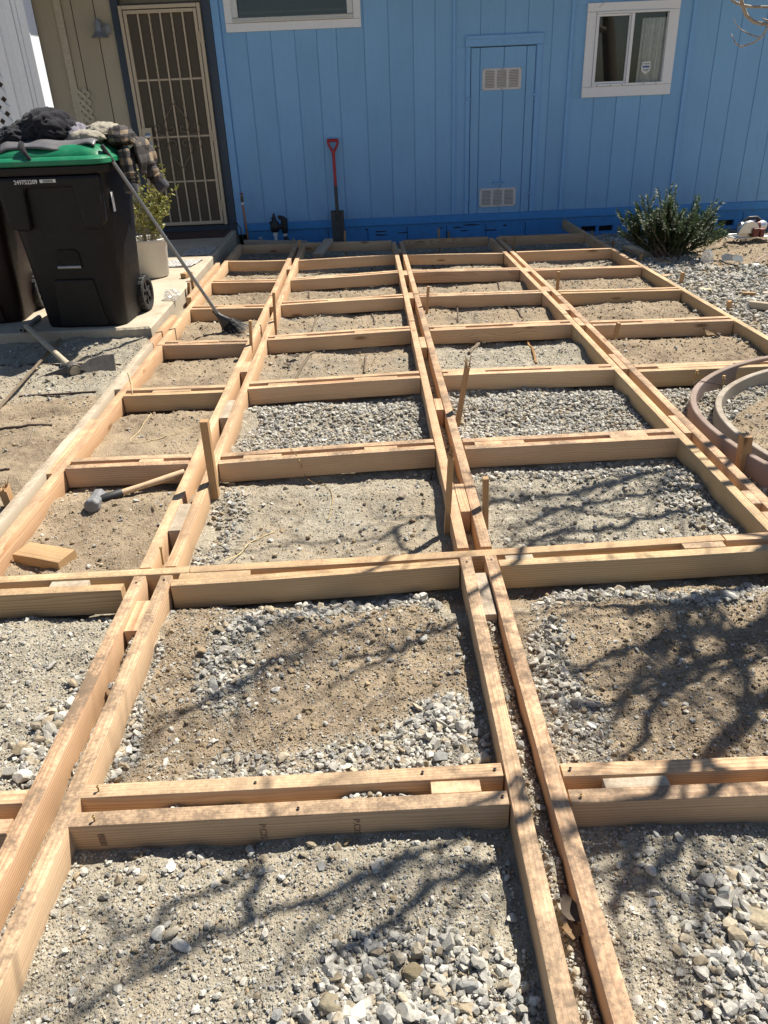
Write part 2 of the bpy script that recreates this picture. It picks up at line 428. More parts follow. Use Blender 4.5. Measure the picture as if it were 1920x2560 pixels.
form = thing('timber_formwork', 'grid of doubled pale lumber rails screwed together on the dirt', 'timber formwork', (0, 0, 0))
_bi = [0]
def board(x0, y0, x1, y1, mat, z=0.0, name='board', t=T, h=HB, parent=None, bow=0.004, tilt=0.0, z1=None, foot=True):
    """(x0,y0)-(x1,y1) is the centre line of the top face at height z"""
    _bi[0] += 1
    d = Vector((x1 - x0, y1 - y0, (z1 - z) if z1 is not None else 0)); L = d.length
    m = plank_mesh(L, t, h, _bi[0] * 13 + 5, bow)
    o = m.obj(name, mat, parent, smooth=True)
    ez = math.atan2(d.y, d.x)
    o.rotation_euler = (tilt, -math.asin(d.z / L), ez)
    zc = (z + (z1 if z1 is not None else z)) / 2
    o.location = ((x0 + x1) / 2, (y0 + y1) / 2, zc - h / 2)
    if foot: FOOT.append((x0, y0, x1, y1, t / 2 + .004))
    return o
def fb(*a, **k): return board(*a, parent=form, **k)
rz = random.Random(3)
def dz(): return rz.uniform(-.004, .002)
h = T / 2
F_, P_, Y_, O_ = M_FIR, M_FIRP, M_FIRY, M_OLD
STR = []
# rails that run from the camera towards the house
STR.append(fb(-1.274 - h, 8.23, -1.290 - h, 4.70, F_))
STR.append(fb(-1.290 - h, 4.694, -1.300 - h, 2.135, F_, z=-.003))
STR.append(fb(-1.374, 7.33, -1.380, 5.98, F_, z=-.006))
STR.append(fb(-1.378, 5.44, -1.382, 4.76, F_, z=-.002))
STR.append(fb(-1.384, 4.754, -1.393, 2.10, O_, z=.004))
STR.append(fb(-.729 + h, 8.12, -.752 + h, 5.9, F_)); STR.append(fb(-.752 + h, 5.894, -.788 + h, 2.125, F_, z=-.003))
STR.append(fb(-.620 - h, 8.12, -.640 - h, 5.2, F_)); STR.append(fb(-.640 - h, 5.194, -.666 - h, 2.125, F_, z=-.002))
STR.append(fb(.2525 + h, 8.0, .2525 + h, 5.0, F_)); STR.append(fb(.2525 + h, 4.994, .2525 + h, 2.155, F_, z=-.003))
STR.append(fb(.364 - h, 8.0, .368 - h, 5.75, F_)); STR.append(fb(.368 - h, 5.744, .367 - h, 2.155, P_, z=-.002))
STR.append(fb(1.222 + h, 7.98, 1.262 + h, 5.0, F_)); STR.append(fb(1.262 + h, 4.994, 1.290 + h, 2.165, Y_, z=-.003))
STR.append(fb(1.326 - h, 7.98, 1.372 - h, 5.5, F_)); STR.append(fb(1.372 - h, 5.494, 1.397 - h, 2.165, P_, z=-.002))
STR.append(fb(2.176 + h, 8.95, 2.205 + h, 6.6, F_, z=-.005)); STR.append(fb(2.205 + h, 6.594, 2.262 + h, 3.95, Y_))
# nearer than the long crossing rail
STR.append(fb(-.790 + h, 2.068, -.822 + h, .25, P_, z=.002)); STR.append(fb(-.667 - h, 2.068, -.702 - h, .25, P_))
STR.append(fb(.2525 + h, 2.092, .246 + h, .25, P_, z=.002)); STR.append(fb(.371 - h, 2.092, .380 - h, .25, P_, z=.003))
STR.append(fb(1.290 + h, 2.10, 1.300 + h, .3, P_)); STR.append(fb(1.400 - h, 2.10, 1.408 - h, .3, P_))
for o in STR: o['label'] = 'long rail board running towards the house'
# cross rails; (x, y of the near top edge) at each end
def cross(xa, ya, xb, yb, mat, z=0.0, **k):
    return fb(xa + .003, ya + h, xb - .003, yb + h, mat, z=z, **k)
BG = {'a': (-1.27, -.745), 'b': (-.632, .2525), 'c': (.368, 1.245), 'd': (1.372, 2.21)}
def xs_at(c, y):
    """clear width of a bay at y, from the rails' faces"""
    l = {'a': np.interp(y, [2.2, 4.7, 8.2], [-1.300, -1.290, -1.274]), 'b': np.interp(y, [1, 2.1, 8.1], [-.690, -.666, -.620]), 'c': np.interp(y, [1, 5.7, 8], [.373, .368, .364]), 'd': np.interp(y, [1, 5.5, 8], [1.405, 1.372, 1.326])}[c]
    r = {'a': np.interp(y, [1, 2.1, 8.1], [-.808, -.788, -.729]), 'b': np.interp(y, [1, 8], [.250, .2525]), 'c': np.interp(y, [1, 2.1, 5, 8], [1.296, 1.290, 1.262, 1.222]), 'd': np.interp(y, [3.9, 6.6, 8.9], [2.262, 2.205, 2.176])}[c]
    return float(l), float(r)
def row(c, ya, yb, mats, dbl=True, gap=.037, z=0.0):
    ym = (ya + yb) / 2; l, r = xs_at(c, ym)
    cross(l, ya, r, yb, mats[0], z + dz())
    if dbl: cross(l, ya + T + gap, r, yb + T + gap - .004, mats[1], z + dz())
DARKW = M_GREYW
row('a', 8.19, 8.15, (P_,), False); row('b', 8.14, 8.05, (P_,), False); row('c', 8.05, 8.03, (P_,), False); row('d', 8.03, 7.99, (P_,), False)
row('a', 7.33, 7.25, (F_,), False); row('b', 7.22, 7.30, (P_,), False, z=.004); row('c', 7.28, 7.15, (P_,), False); row('d', 7.14, 7.11, (F_,), False, z=.004)
row('a', 6.45, 6.37, (F_, F_)); row('b', 6.39, 6.51, (F_, F_)); row('c', 6.49, 6.41, (P_, F_)); row('d', 6.36, 6.31, (F_, F_), gap=.03)
row('a', 5.57, 5.52, (F_, F_)); row('b', 5.58, 5.65, (F_, F_)); row('c', 5.64, 5.60, (P_, F_)); row('d', 5.55, 5.49, (Y_, F_))
row('a', 4.69, 4.65, (P_, P_)); row('b', 4.69, 4.77, (F_, F_)); row('c', 4.74, 4.74, (F_, F_)); row('d', 4.69, 4.66, (P_, F_))
row('a', 3.79, 3.78, (Y_, F_)); row('b', 3.81, 3.865, (F_, F_)); row('c', 3.875, 3.85, (F_, F_)); row('d', 3.81, 3.80, (Y_, F_))
row('a', 2.915, 2.91, (P_, P_)); row('b', 2.90, 2.955, (P_, P_)); row('c', 2.935, 2.95, (P_, P_))
# the long crossing rail and what butts against it
fb(-2.35, 2.062 + h, -.62, 2.080 + h, Y_, z=-.001); fb(-.615, 2.078 + h, 1.124, 2.121 + h, Y_, z=.001); fb(1.130, 2.121 + h, 2.4, 2.135 + h, F_)
fb(-2.3, 1.990 + h, -.812, 1.995 + h, Y_, z=.001)
cross(-.664, 2.006, .2495, 2.048, Y_, .0); cross(.372, 2.035, 1.287, 2.053, Y_, -.002); cross(1.402, 2.055, 2.4, 2.07, Y_, 0)
cross(-2.2, 1.10, -.806, 1.105, P_); cross(-2.2, 1.18, -.803, 1.182, F_)
R8B = [cross(-.686, 1.113, .2495, 1.116, P_, bow=.0004), cross(-.684, 1.188, .2495, 1.193, F_), cross(.374, 1.110, 1.293, 1.098, P_), cross(.374, 1.183, 1.293, 1.172, F_)]
# scrap blocks that hold each pair apart
def block(x0, x1, y0, y1, z=-.002, mat=M_FIR, hgt=HB, tilt=0):
    L = max(x1 - x0, y1 - y0)
    m = MB(); along = (x1 - x0) > (y1 - y0)
    w = (y1 - y0) if along else (x1 - x0)
    m.box(-L / 2, L / 2, -w / 2, w / 2, -hgt / 2, hgt / 2)
    o = m.obj('spacer_block', mat, form, bevel=.0015)
    o.location = ((x0 + x1) / 2, (y0 + y1) / 2, z - hgt / 2)
    o.rotation_euler = (0, tilt, 0 if along else math.pi / 2)
    FOOT.append((x0, (y0 + y1) / 2, x1, (y0 + y1) / 2, (y1 - y0) / 2))
g = .0385; 
def pblock(pair, ya, yb, **k):
    y = (ya + yb) / 2
    l = {1: np.interp(y, [2, 8], [-1.374, -1.355]), 2: np.interp(y, [1, 2.1, 8.1], [-.769, -.750, -.691]), 3: .2905, 4: np.interp(y, [1, 5, 8], [1.334, 1.300, 1.260])}[pair]
    r = {1: np.interp(y, [2, 8], [-1.338, -1.312]), 2: np.interp(y, [1, 2.1, 8.1], [-.728, -.704, -.658]), 3: np.interp(y, [.3, 2.1, 8], [.341, .329, .326]), 4: np.interp(y, [1, 5.5, 8], [1.369, 1.334, 1.288])}[pair]
    block(float(l) + .001, float(r) - .001, ya, yb, **k)
for pr, ya, yb, kw in ((2, 6.86, 7.02, {}), (2, 5.55, 5.66, {}), (2, 4.10, 4.28, {}), (2, 3.42, 3.66, dict(mat=M_OLD)), (2, 2.36, 2.56, dict(mat=M_OLD)), (2, 1.80, 1.95, dict(z=-.012, mat=M_FIR)),
                       (3, 6.42, 6.60, {}), (3, 5.62, 5.80, {}), (3, 4.40, 4.62, {}), (3, 3.40, 3.55, {}), (3, 2.40, 2.62, {}), (3, 1.80, 2.02, dict(z=-.014, mat=M_OLD)), (3, 7.45, 7.6, {}),
                       (4, 6.35, 6.50, {}), (4, 5.65, 5.80, {}), (4, 5.10, 5.27, {}), (4, 4.72, 4.90, {}), (4, 3.86, 4.12, {}), (4, 3.0, 3.2, {}), (4, 2.36, 2.46, dict(mat=M_FIRP)), (4, 2.20, 2.30, {}),
                       (1, 3.9, 4.3, dict(mat=M_OLD)), (1, 2.9, 3.5, dict(z=-.01))):
    pblock(pr, ya, yb, **kw)
for xa, xb, yf, kw in ((.085, .193, 1.1165 + T, {}), (.46, .60, 1.1045 + T, dict(mat=M_OLD, z=-.004)), (.85, .95, 1.10 + T, {}), (-1.05, -.93, 1.994 + T, dict(mat=M_OLD)), (-.645, -.42, 2.008 + T, dict(mat=M_FIRY)),
                       (.40, .49, 2.037 + T, dict(mat=M_OLD, z=-.006)), (.98, 1.115, 2.049 + T, dict(mat=M_FIRP)),
                       (-1.00, -.90, 2.913 + T, {}), (-.56, -.40, 2.906 + T, {}), (-.05, .09, 2.935 + T, {}), (.42, .63, 2.937 + T, {}), (1.0, 1.16, 2.947 + T, dict(mat=M_FIRP)),
                       (-.55, -.4, 3.815 + T, {}), (-.1, .13, 3.845 + T, {}), (.40, .6, 3.872 + T, {}), (.95, 1.2, 3.857 + T, {}), (1.5, 1.9, 3.806 + T, {}), (-1.15, -.95, 3.786 + T, {}),
                       (-.6, -.4, 4.70 + T, {}), (-.1, .15, 4.745 + T, {}), (.4, .6, 4.74 + T, {}), (.9, 1.2, 4.74 + T, {}), (1.7, 1.9, 4.675 + T, {}), (-1.2, -.95, 4.68 + T, {}),
                       (-.3, .1, 5.62 + T, {}), (.5, .7, 5.625 + T, {}), (-1.1, -.9, 5.55 + T, {}), (-.5, -.2, 6.43 + T, {}), (.5, .8, 6.465 + T, {})):
    block(xa, xb, yf + .0005, yf + .0365 - .003, **kw)

# screws and lumber marks on the nearest boards
def screw(par, x, y, z, mat=M_SCREWD, r=.0036, up=.001):
    m = MB(); m.lathe([(r * .5, 0), (r * .55, up), (r, up + .001), (r, up + .0025), (r * .55, up + .003), (r * .5, up + .0012)], 10, (0, 0, 0))
    o = m.obj('screw', mat, par)
    q = par.matrix_basis.inverted() @ Vector((x, y, z)); o.location = q
for par, x, y, m_, up in ((R8B[1], -.645, 1.205, M_SCREW, .012), (R8B[0], -.63, 1.125, M_SCREW, .012), (R8B[1], .23, 1.21, M_SCREWD, .001), (R8B[0], .235, 1.135, M_SCREWD, .001), (R8B[1], -.3, 1.205, M_SCREWD, .001), (R8B[1], .07, 1.21, M_SCREWD, .003),
                      (R8B[0], -.2, 1.13, M_SCREWD, .001), (R8B[2], .40, 1.125, M_SCREW, .004), (R8B[3], .395, 1.20, M_SCREWD, .003), (STR[-6], -.772, 2.03, M_SCREWD, .001), (STR[-5], -.687, 2.04, M_SCREWD, .001), (STR[-4], .272, 2.06, M_SCREWD, .001), (STR[-3], .352, 2.065, M_SCREWD, .001)):
    bpy.context.view_layer.update() if False else None
    par.matrix_basis  # local frame of the board
    screw(par, x, y, .0005, m_, .0036, up)
def stamp(par, x, z, txt, size, mat=M_STAMP, rot=0):
    M = Matrix.Translation((x, -T / 2 - .0010, z)) @ Matrix.Rotation(math.pi / 2, 4, 'X') @ Matrix.Rotation(rot, 4, 'Z')
    return text_obj('lumber_mark', txt, size, mat, M, par)
stamp(R8B[0], -.06, .0, 'P.C2S', .02, rot=-math.pi / 2); stamp(R8B[0], .14, .0, 'P.C2S', .02, rot=-math.pi / 2)
stamp(R8B[0], -.40, .0, '|||||||||', .016, rot=-math.pi / 2)
ED = [o for o in form.children if abs(o.location.y - 3.824) < .02 and o.location.x > 1.6][0]
stamp(ED, -.06, -.005, 'ED', .045, M_STAMPO)


# ------------------------------------------------------------------ wooden stakes
def stake(base, top, w, d, label, mat=M_STAKE, broken=False, rz_=0.0):
    o = thing('wooden_stake', label, 'stake', base, 0, 'wooden stakes along the formwork')
    b = Vector(base); t = Vector(top); ax = (t - b); L = ax.length + .10
    q = ax.to_track_quat('X', 'Z')
    rs = random.Random(int(abs(base[0]) * 1000 + abs(base[1]) * 100))
    m = MB(); loops = []
    for i, u in enumerate((0, .12, .5, .9, 1.0)):
        k = .35 if i == 0 else 1
        loops.append([(u * L, s1 * w / 2 * k, s2 * d / 2 * k) for s1, s2 in ((-1, -1), (1, -1), (1, 1), (-1, 1))])
    if broken:
        loops[-1] = [(L * (1 - rs.uniform(0, .10)), y, z) for (x, y, z) in loops[-1]]
    m.loft(loops)
    s = m.obj('shaft', mat, o, bevel=.001)
    s.rotation_euler = (q @ Euler((rz_, 0, 0)).to_quaternion()).to_euler(); s.location = -ax.normalized() * .10
    if broken:
        sp = MB()
        for k in range(7):
            a = Vector((L - .01, rs.uniform(-w / 2, w / 2) * .8, rs.uniform(-d / 2, d / 2) * .8))
            e = a + Vector((rs.uniform(.012, .045), rs.uniform(-.02, .02), rs.uniform(-.012, .02)))
            sp.tube([a - Vector((.03, 0, 0)), a, e], [.004, .0035, .0006], 5)
        k = sp.obj('splinters', mat, o); k.rotation_euler = s.rotation_euler; k.location = s.location
    FOOT.append((base[0], base[1], base[0] + .001, base[1], .02))
    return o
stake((-0.647, 2.728, -0.090), (-0.644, 2.728, 0.261), 0.036, 0.03, 'tall square stake leaning beside the cross rail behind the sledge hammer bay')
stake((-0.639, 5.141, -0.090), (-0.625, 5.141, 0.189), 0.03, 0.018, 'thin stake at the second long rail right behind the broom head')
stake((-0.739, 4.617, -0.090), (-0.718, 4.617, 0.146), 0.03, 0.018, 'thin stake wedged on the left rail pair just beside the broom bristles')
stake((-1.416, 6.126, -0.090), (-1.392, 6.126, 0.079), 0.034, 0.02, 'short wide stake at the slab edge, left of the leaning one under the broom')
stake((-1.417, 6.367, -0.090), (-1.418, 6.367, 0.110), 0.03, 0.02, 'leaning stake touched by the broom stick at the concrete step edge')
stake((0.393, 3.407, -0.090), (0.440, 3.407, 0.220), 0.032, 0.022, 'splintered leaning stake at the middle rail pair with a torn top', broken=True)
stake((0.242, 2.399, -0.090), (0.257, 2.399, 0.237), 0.022, 0.02, 'snapped crooked stake on the left side of the middle rail, tree shade crossing it', broken=True)
stake((0.387, 2.432, -0.090), (0.383, 2.432, 0.113), 0.026, 0.02, 'upright plain stake right of the middle rail, opposite the snapped one')
stake((0.398, 5.400, -0.090), (0.414, 5.400, 0.126), 0.026, 0.018, 'slim stake right of the middle rails in the third bay from the house')
stake((1.472, 6.059, -0.090), (1.475, 6.059, 0.047), 0.03, 0.02, 'short stake right of the fourth rail pair, above the leaning wide stake')
stake((1.484, 4.587, -0.090), (1.504, 4.587, 0.040), 0.032, 0.02, 'leaning wide stake right of the fourth rail pair, above the curved forms')
stake((1.405, 3.376, -0.090), (1.398, 3.376, -0.033), 0.04, 0.03, 'stubby stake end standing in the gap of the fourth rail pair')
stake((1.467, 2.754, -0.090), (1.458, 2.754, 0.086), 0.048, 0.035, 'thick square stake standing between fourth rail pair and outer curved form')
stake((2.403, 6.933, -0.090), (2.404, 6.933, -0.015), 0.03, 0.025, 'stub stake outside the right rail beside the loose timber by the shrub')
stake((2.426, 6.023, -0.090), (2.430, 6.023, 0.007), 0.03, 0.025, 'stub stake outside the right rail next to the pale wood offcut')
stake((2.455, 5.192, -0.090), (2.444, 5.192, -0.014), 0.034, 0.025, 'stub stake outside the right rail at the lower edge of the white gravel')
stake((-0.840, 9.284, -0.130), (-0.832, 9.284, 0.001), 0.024, 0.02, 'shaded stake behind the far cross rail, just left of the spade blade side')
stake((-0.222, 8.355, -0.130), (-0.218, 8.355, 0.068), 0.024, 0.02, 'shaded tall stake in front of the far cross rail, right of the spade')
stake((0.751, 8.233, -0.130), (0.739, 8.233, 0.070), 0.026, 0.02, 'shaded stake in front of the far cross rail below the vented hatch')
stake((0.922, 8.983, -0.130), (0.918, 8.983, -0.079), 0.024, 0.02, 'short shaded stake behind the far cross rail below the vented hatch')
stake((-0.754, 8.324, -0.130), (-0.749, 8.324, 0.017), 0.024, 0.02, 'left one of two thin shaded stakes at the far end of the second rail pair')
stake((-0.655, 7.886, -0.090), (-0.656, 7.886, 0.073), 0.024, 0.02, 'right one of two thin shaded stakes at the far end of the second rail pair')
stake((1.388, 7.988, -0.130), (1.388, 7.988, -0.030), 0.028, 0.02, 'left one of two shaded stakes at the far end of the fourth rail pair')
stake((1.480, 8.032, -0.130), (1.487, 8.032, -0.011), 0.028, 0.02, 'right leaning one of two shaded stakes at the far end of the fourth rail pair')
stake((2.421, 8.585, -0.130), (2.416, 8.585, -0.077), 0.028, 0.02, 'tiny shaded stake stub outside the far right corner of the formwork')
stake((2.436, 7.864, -0.130), (2.429, 7.864, -0.061), 0.03, 0.02, 'shaded stake stub by the right rail left of the loose timber end')
stake((-1.439, 2.692, -0.090), (-1.447, 2.692, 0.042), 0.04, 0.03, 'broken stake with a splintered top beside the weathered left rail', broken=True)

# ------------------------------------------------------------------ the house
M_BLUE = None
def siding_mat(name, col, var=0.06):
    g = N(name); co = g.coord()
    oi = g.t.nodes.new('ShaderNodeObjectInfo')
    off = g.n('ShaderNodeVectorMath', operation='ADD', ins={0: co, 1: g.n('ShaderNodeCombineXYZ', ins={0: g.math('MULTIPLY', oi.outputs['Random'], 30.0)}).outputs[0]}).outputs[0]
    w = g.noise(g.scale(off, (16, 16, 1.1)), 1.0, 3, 0.5, 1.2)
    gr = g.math('FRACT', g.math('MULTIPLY', w, 11.0))
    fine = g.noise(g.scale(off, (160, 160, 5)), 1.0, 3, 0.6)
    big = g.noise(off, 1.4, 3, 0.5)
    c = g.mix(g.fr(big, 0.3, 0.7), tuple(x * (1 - var) for x in col), tuple(x * (1 + var) for x in col))
    c = g.mix(g.fr(fine, 0.3, 0.7, 0, 0.18), c, tuple(x * .8 for x in col))
    zz = g.n('ShaderNodeSeparateXYZ', ins={0: co}).outputs[2]
    du = g.math('MULTIPLY', g.fr(zz, 0.1, 0.55, 0.45, 0.0), g.fr(g.noise(co, 7, 5, 0.7), 0.35, 0.7)); c = g.mix(du, c, tuple(x * .55 + .08 for x in col))
    st_ = g.fr(g.noise(g.scale(co, (22, 22, .8)), 1.0, 4, 0.6), 0.58, 0.8, 0, 0.22); c = g.mix(st_, c, tuple(x * .7 + .03 for x in col))
    g.bump(g.math('ADD', g.math('MULTIPLY', gr, 0.5), fine), 0.6, 0.0022)
    return g.out(c, 0.62, Specular_IOR_Level=0.3)
BLUE = (0.21, 0.43, 0.72)
M_BLUE = siding_mat('blue_siding_paint', BLUE)
M_BLUET = plain('blue_trim_paint', (0.18, 0.40, 0.72), 0.6, .06, 25, .15)
M_BLUED = plain('deep_blue_base_paint', (0.05, 0.25, 0.60), 0.6, .08, 20, .2)
M_NAVY = plain('navy_trim_paint', (0.035, 0.055, 0.085), 0.6)
M_TAN = siding_mat('tan_siding_paint', (0.44, 0.39, 0.30))
M_TANT = plain('tan_trim_paint', (0.50, 0.45, 0.35), 0.6)
M_WHITE = plain('white_trim_paint', (0.74, 0.765, 0.81), 0.55, .04, 40, .1)
M_WALU = plain('mill_aluminium', (0.55, 0.55, 0.54), 0.4, .1, 60, Metallic=0.6)
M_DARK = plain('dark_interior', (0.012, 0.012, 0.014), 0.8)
M_GASK = plain('black_gasket', (0.02, 0.02, 0.022), 0.6)
M_DOOR = plain('beige_door_steel', (0.50, 0.42, 0.31), 0.45, .05)
M_SCREEN = plain('door_screen_mesh', (0.085, 0.07, 0.05), 0.8, .15, 300)
M_KNOB = plain('worn_chrome', (0.5, 0.5, 0.5), 0.25, Metallic=1.0)
M_GALV = plain('galvanised_steel', (0.33, 0.34, 0.36), 0.5, .15, 30, Metallic=0.5)
M_ROOF = plain('roof_shingle', (0.10, 0.095, 0.09), 0.9, .3, 60)
M_CURT = plain('grey_curtain', (0.80, 0.80, 0.78), 0.9)
M_PRINT = plain('blue_print', (0.03, 0.09, 0.30), 0.6); M_PRINTG = plain('grey_print', (0.12, 0.12, 0.14), 0.6)
def glass_mat():
    g = N('window_glass'); t = g.t
    tr = g.n('ShaderNodeBsdfTransparent', ins={0: (0.90, 0.92, 0.92, 1)}); gl = g.n('ShaderNodeBsdfGlossy', ins={'Roughness': 0.02, 'Color': (0.9, 0.92, 0.95, 1)})
    fz = g.n('ShaderNodeFresnel', ins={0: 1.5}); mx = t.nodes.new('ShaderNodeMixShader')
    t.links.new(fz.outputs[0], mx.inputs[0]); t.links.new(tr.outputs[0], mx.inputs[1]); t.links.new(gl.outputs[0], mx.inputs[2])
    t.links.new(mx.outputs[0], t.nodes['Material Output'].inputs[0]); return g.m
M_GLASS = glass_mat()

YW = 9.0
house = thing('house', 'single storey house with blue board siding, white windows and beige security door', 'house', (0, 0, 0))
HOLES = [(-1.22, -.02, 1.95, 2.42), (2.385, 3.125, 1.275, 1.925)]
def cut_rects(x0, x1, z0, z1, holes):
    rs = [(x0, x1, z0, z1)]
    for a, b, c, d in holes:
        new = []
        for p, q, r, s in rs:
            if b <= p or a >= q or d <= r or c >= s: new.append((p, q, r, s)); continue
            if r < c: new.append((p, q, r, c))
            if s > d: new.append((p, q, d, s))
            lo, hi = max(r, c), min(s, d)
            if p < a: new.append((p, a, lo, hi))
            if q > b: new.append((b, q, lo, hi))
        rs = new
    return rs
TRIMH = [(-1.285, .045, 1.885, 2.44), (2.30, 3.205, 1.185, 1.99), (1.14, 1.805, .085, 1.67)]
EDGE = [-1.335, -1.10, -.86, -.62, -.40, -.205, .07, .315, .56, .78, .965, 1.235, 1.48, 1.71, 1.955, 2.145, 2.43, 2.665, 2.92, 3.145, 3.355, 3.63, 3.86, 4.11, 4.33, 4.57, 4.745]
ZT = 2.44
for a, b in zip(EDGE[:-1], EDGE[1:]):
    for p, q, r, s in cut_rects(a + .003, b - .003, .095, ZT, TRIMH): MB().box(p, q, YW, YW + .007, r, s).obj('siding_board', M_BLUE, house, bevel=.002)
m = MB()
for p, q, r, s in cut_rects(-1.40, 4.75, -.02, ZT, HOLES + [TRIMH[2]]): m.box(p, q, YW + .0075, YW + .08, r, s)
m.obj('wall', M_BLUE, house)
for a, b in ((.955, .985), (2.135, 2.17), (3.345, 3.385)):
    MB().box(a, b, YW - .016, YW - .001, .092, ZT - .01).obj('batten', M_BLUET, house, bevel=.003)
MB().box(-1.415, -1.34, YW - .02, YW + .01, -.02, ZT - .01).obj('corner_trim', M_BLUET, house, bevel=.003)
# base board, skirting of blocks with vents
MB().box(-1.338, 4.748, YW - .014, YW + .01, .012, .088).obj('base_board', M_BLUED, house, bevel=.004)
sk = MB(); VENTS = [(2.41, 2.575, -.155, -.095), (2.61, 2.765, -.155, -.095), (3.72, 3.87, -.155, -.095), (3.95, 4.13, -.155, -.095)]
M_BLOCKP = plain('painted_block', (0.055, 0.23, 0.53), 0.8, .12, 14, .5, ((0.16, 0.16, 0.17), .25))
xs_ = [-1.33, -.9, -.42, .02, .46, .9, 1.34, 1.78, 2.22, 2.85, 3.25, 3.66, 4.22, 4.745]
for i, (a, b) in enumerate(zip(xs_[:-1], xs_[1:])):
    for z0, z1 in ((-.40, -.198), (-.192, .006)):
        mm = MB()
        for p, q, r, s in cut_rects(a + .003, b - .003, z0, z1, VENTS): mm.box(p, q, YW + .004, YW + .06, r, s)
        mm.obj('block', M_BLOCKP, house, bevel=.004)
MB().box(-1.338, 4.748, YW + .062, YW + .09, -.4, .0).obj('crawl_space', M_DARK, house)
# old peeling paint low on the skirting
rs = random.Random(5)
for k in range(11):
    x = rs.uniform(-.1, 1.7); z = rs.uniform(-.13, -.02); L = rs.uniform(.02, .09); mm = MB()
    pts = [(x + L * (math.cos(t)) * rs.uniform(.5, 1), z + rs.uniform(.004, .012) * math.sin(t)) for t in np.linspace(0, 2 * math.pi, 9)[:-1]]
    mm.prism(pts, Matrix.Translation((0, YW + .0035, 0)) @ Matrix.Rotation(math.pi / 2, 4, 'X'), .001)
    mm.obj('paint_flake', M_GASK, house)

# windows
def window1():
    w = MB()
    x0, x1, z0, z1 = -1.287, .047, 1.882, 2.438
    for r in ((x0, x1, z0, 1.955), (x0, -1.212, 1.957, z1), (-.028, x1, 1.957, z1)): w.box(r[0], r[1], YW - .022, YW + .014, r[2], r[3])
    win = w.obj('window', M_WHITE, house, bevel=.003)
    f = MB()
    for r in ((-1.21, -.03, 1.957, 1.998), (-1.21, -1.155, 2.0, z1), (-.085, -.03, 2.0, z1)): f.box(r[0], r[1], YW - .034, YW + .03, r[2], r[3])
    f.box(-1.205, -.035, YW - .046, YW - .035, 1.962, 1.972); f.box(-1.205, -.035, YW - .046, YW - .035, 1.985, 1.993)
    f.obj('frame', M_WALU, win, bevel=.002)
    MB().box(-1.153, -.087, YW + .008, YW + .013, 2.001, z1).obj('pane', M_GLASS, win)
    MB().box(-1.14, -.10, YW + .016, YW + .024, 2.028, 2.05).obj('louvre_edge', M_GASK, win)
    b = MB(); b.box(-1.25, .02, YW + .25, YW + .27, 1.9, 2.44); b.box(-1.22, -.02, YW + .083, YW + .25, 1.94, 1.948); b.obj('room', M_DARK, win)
window1()
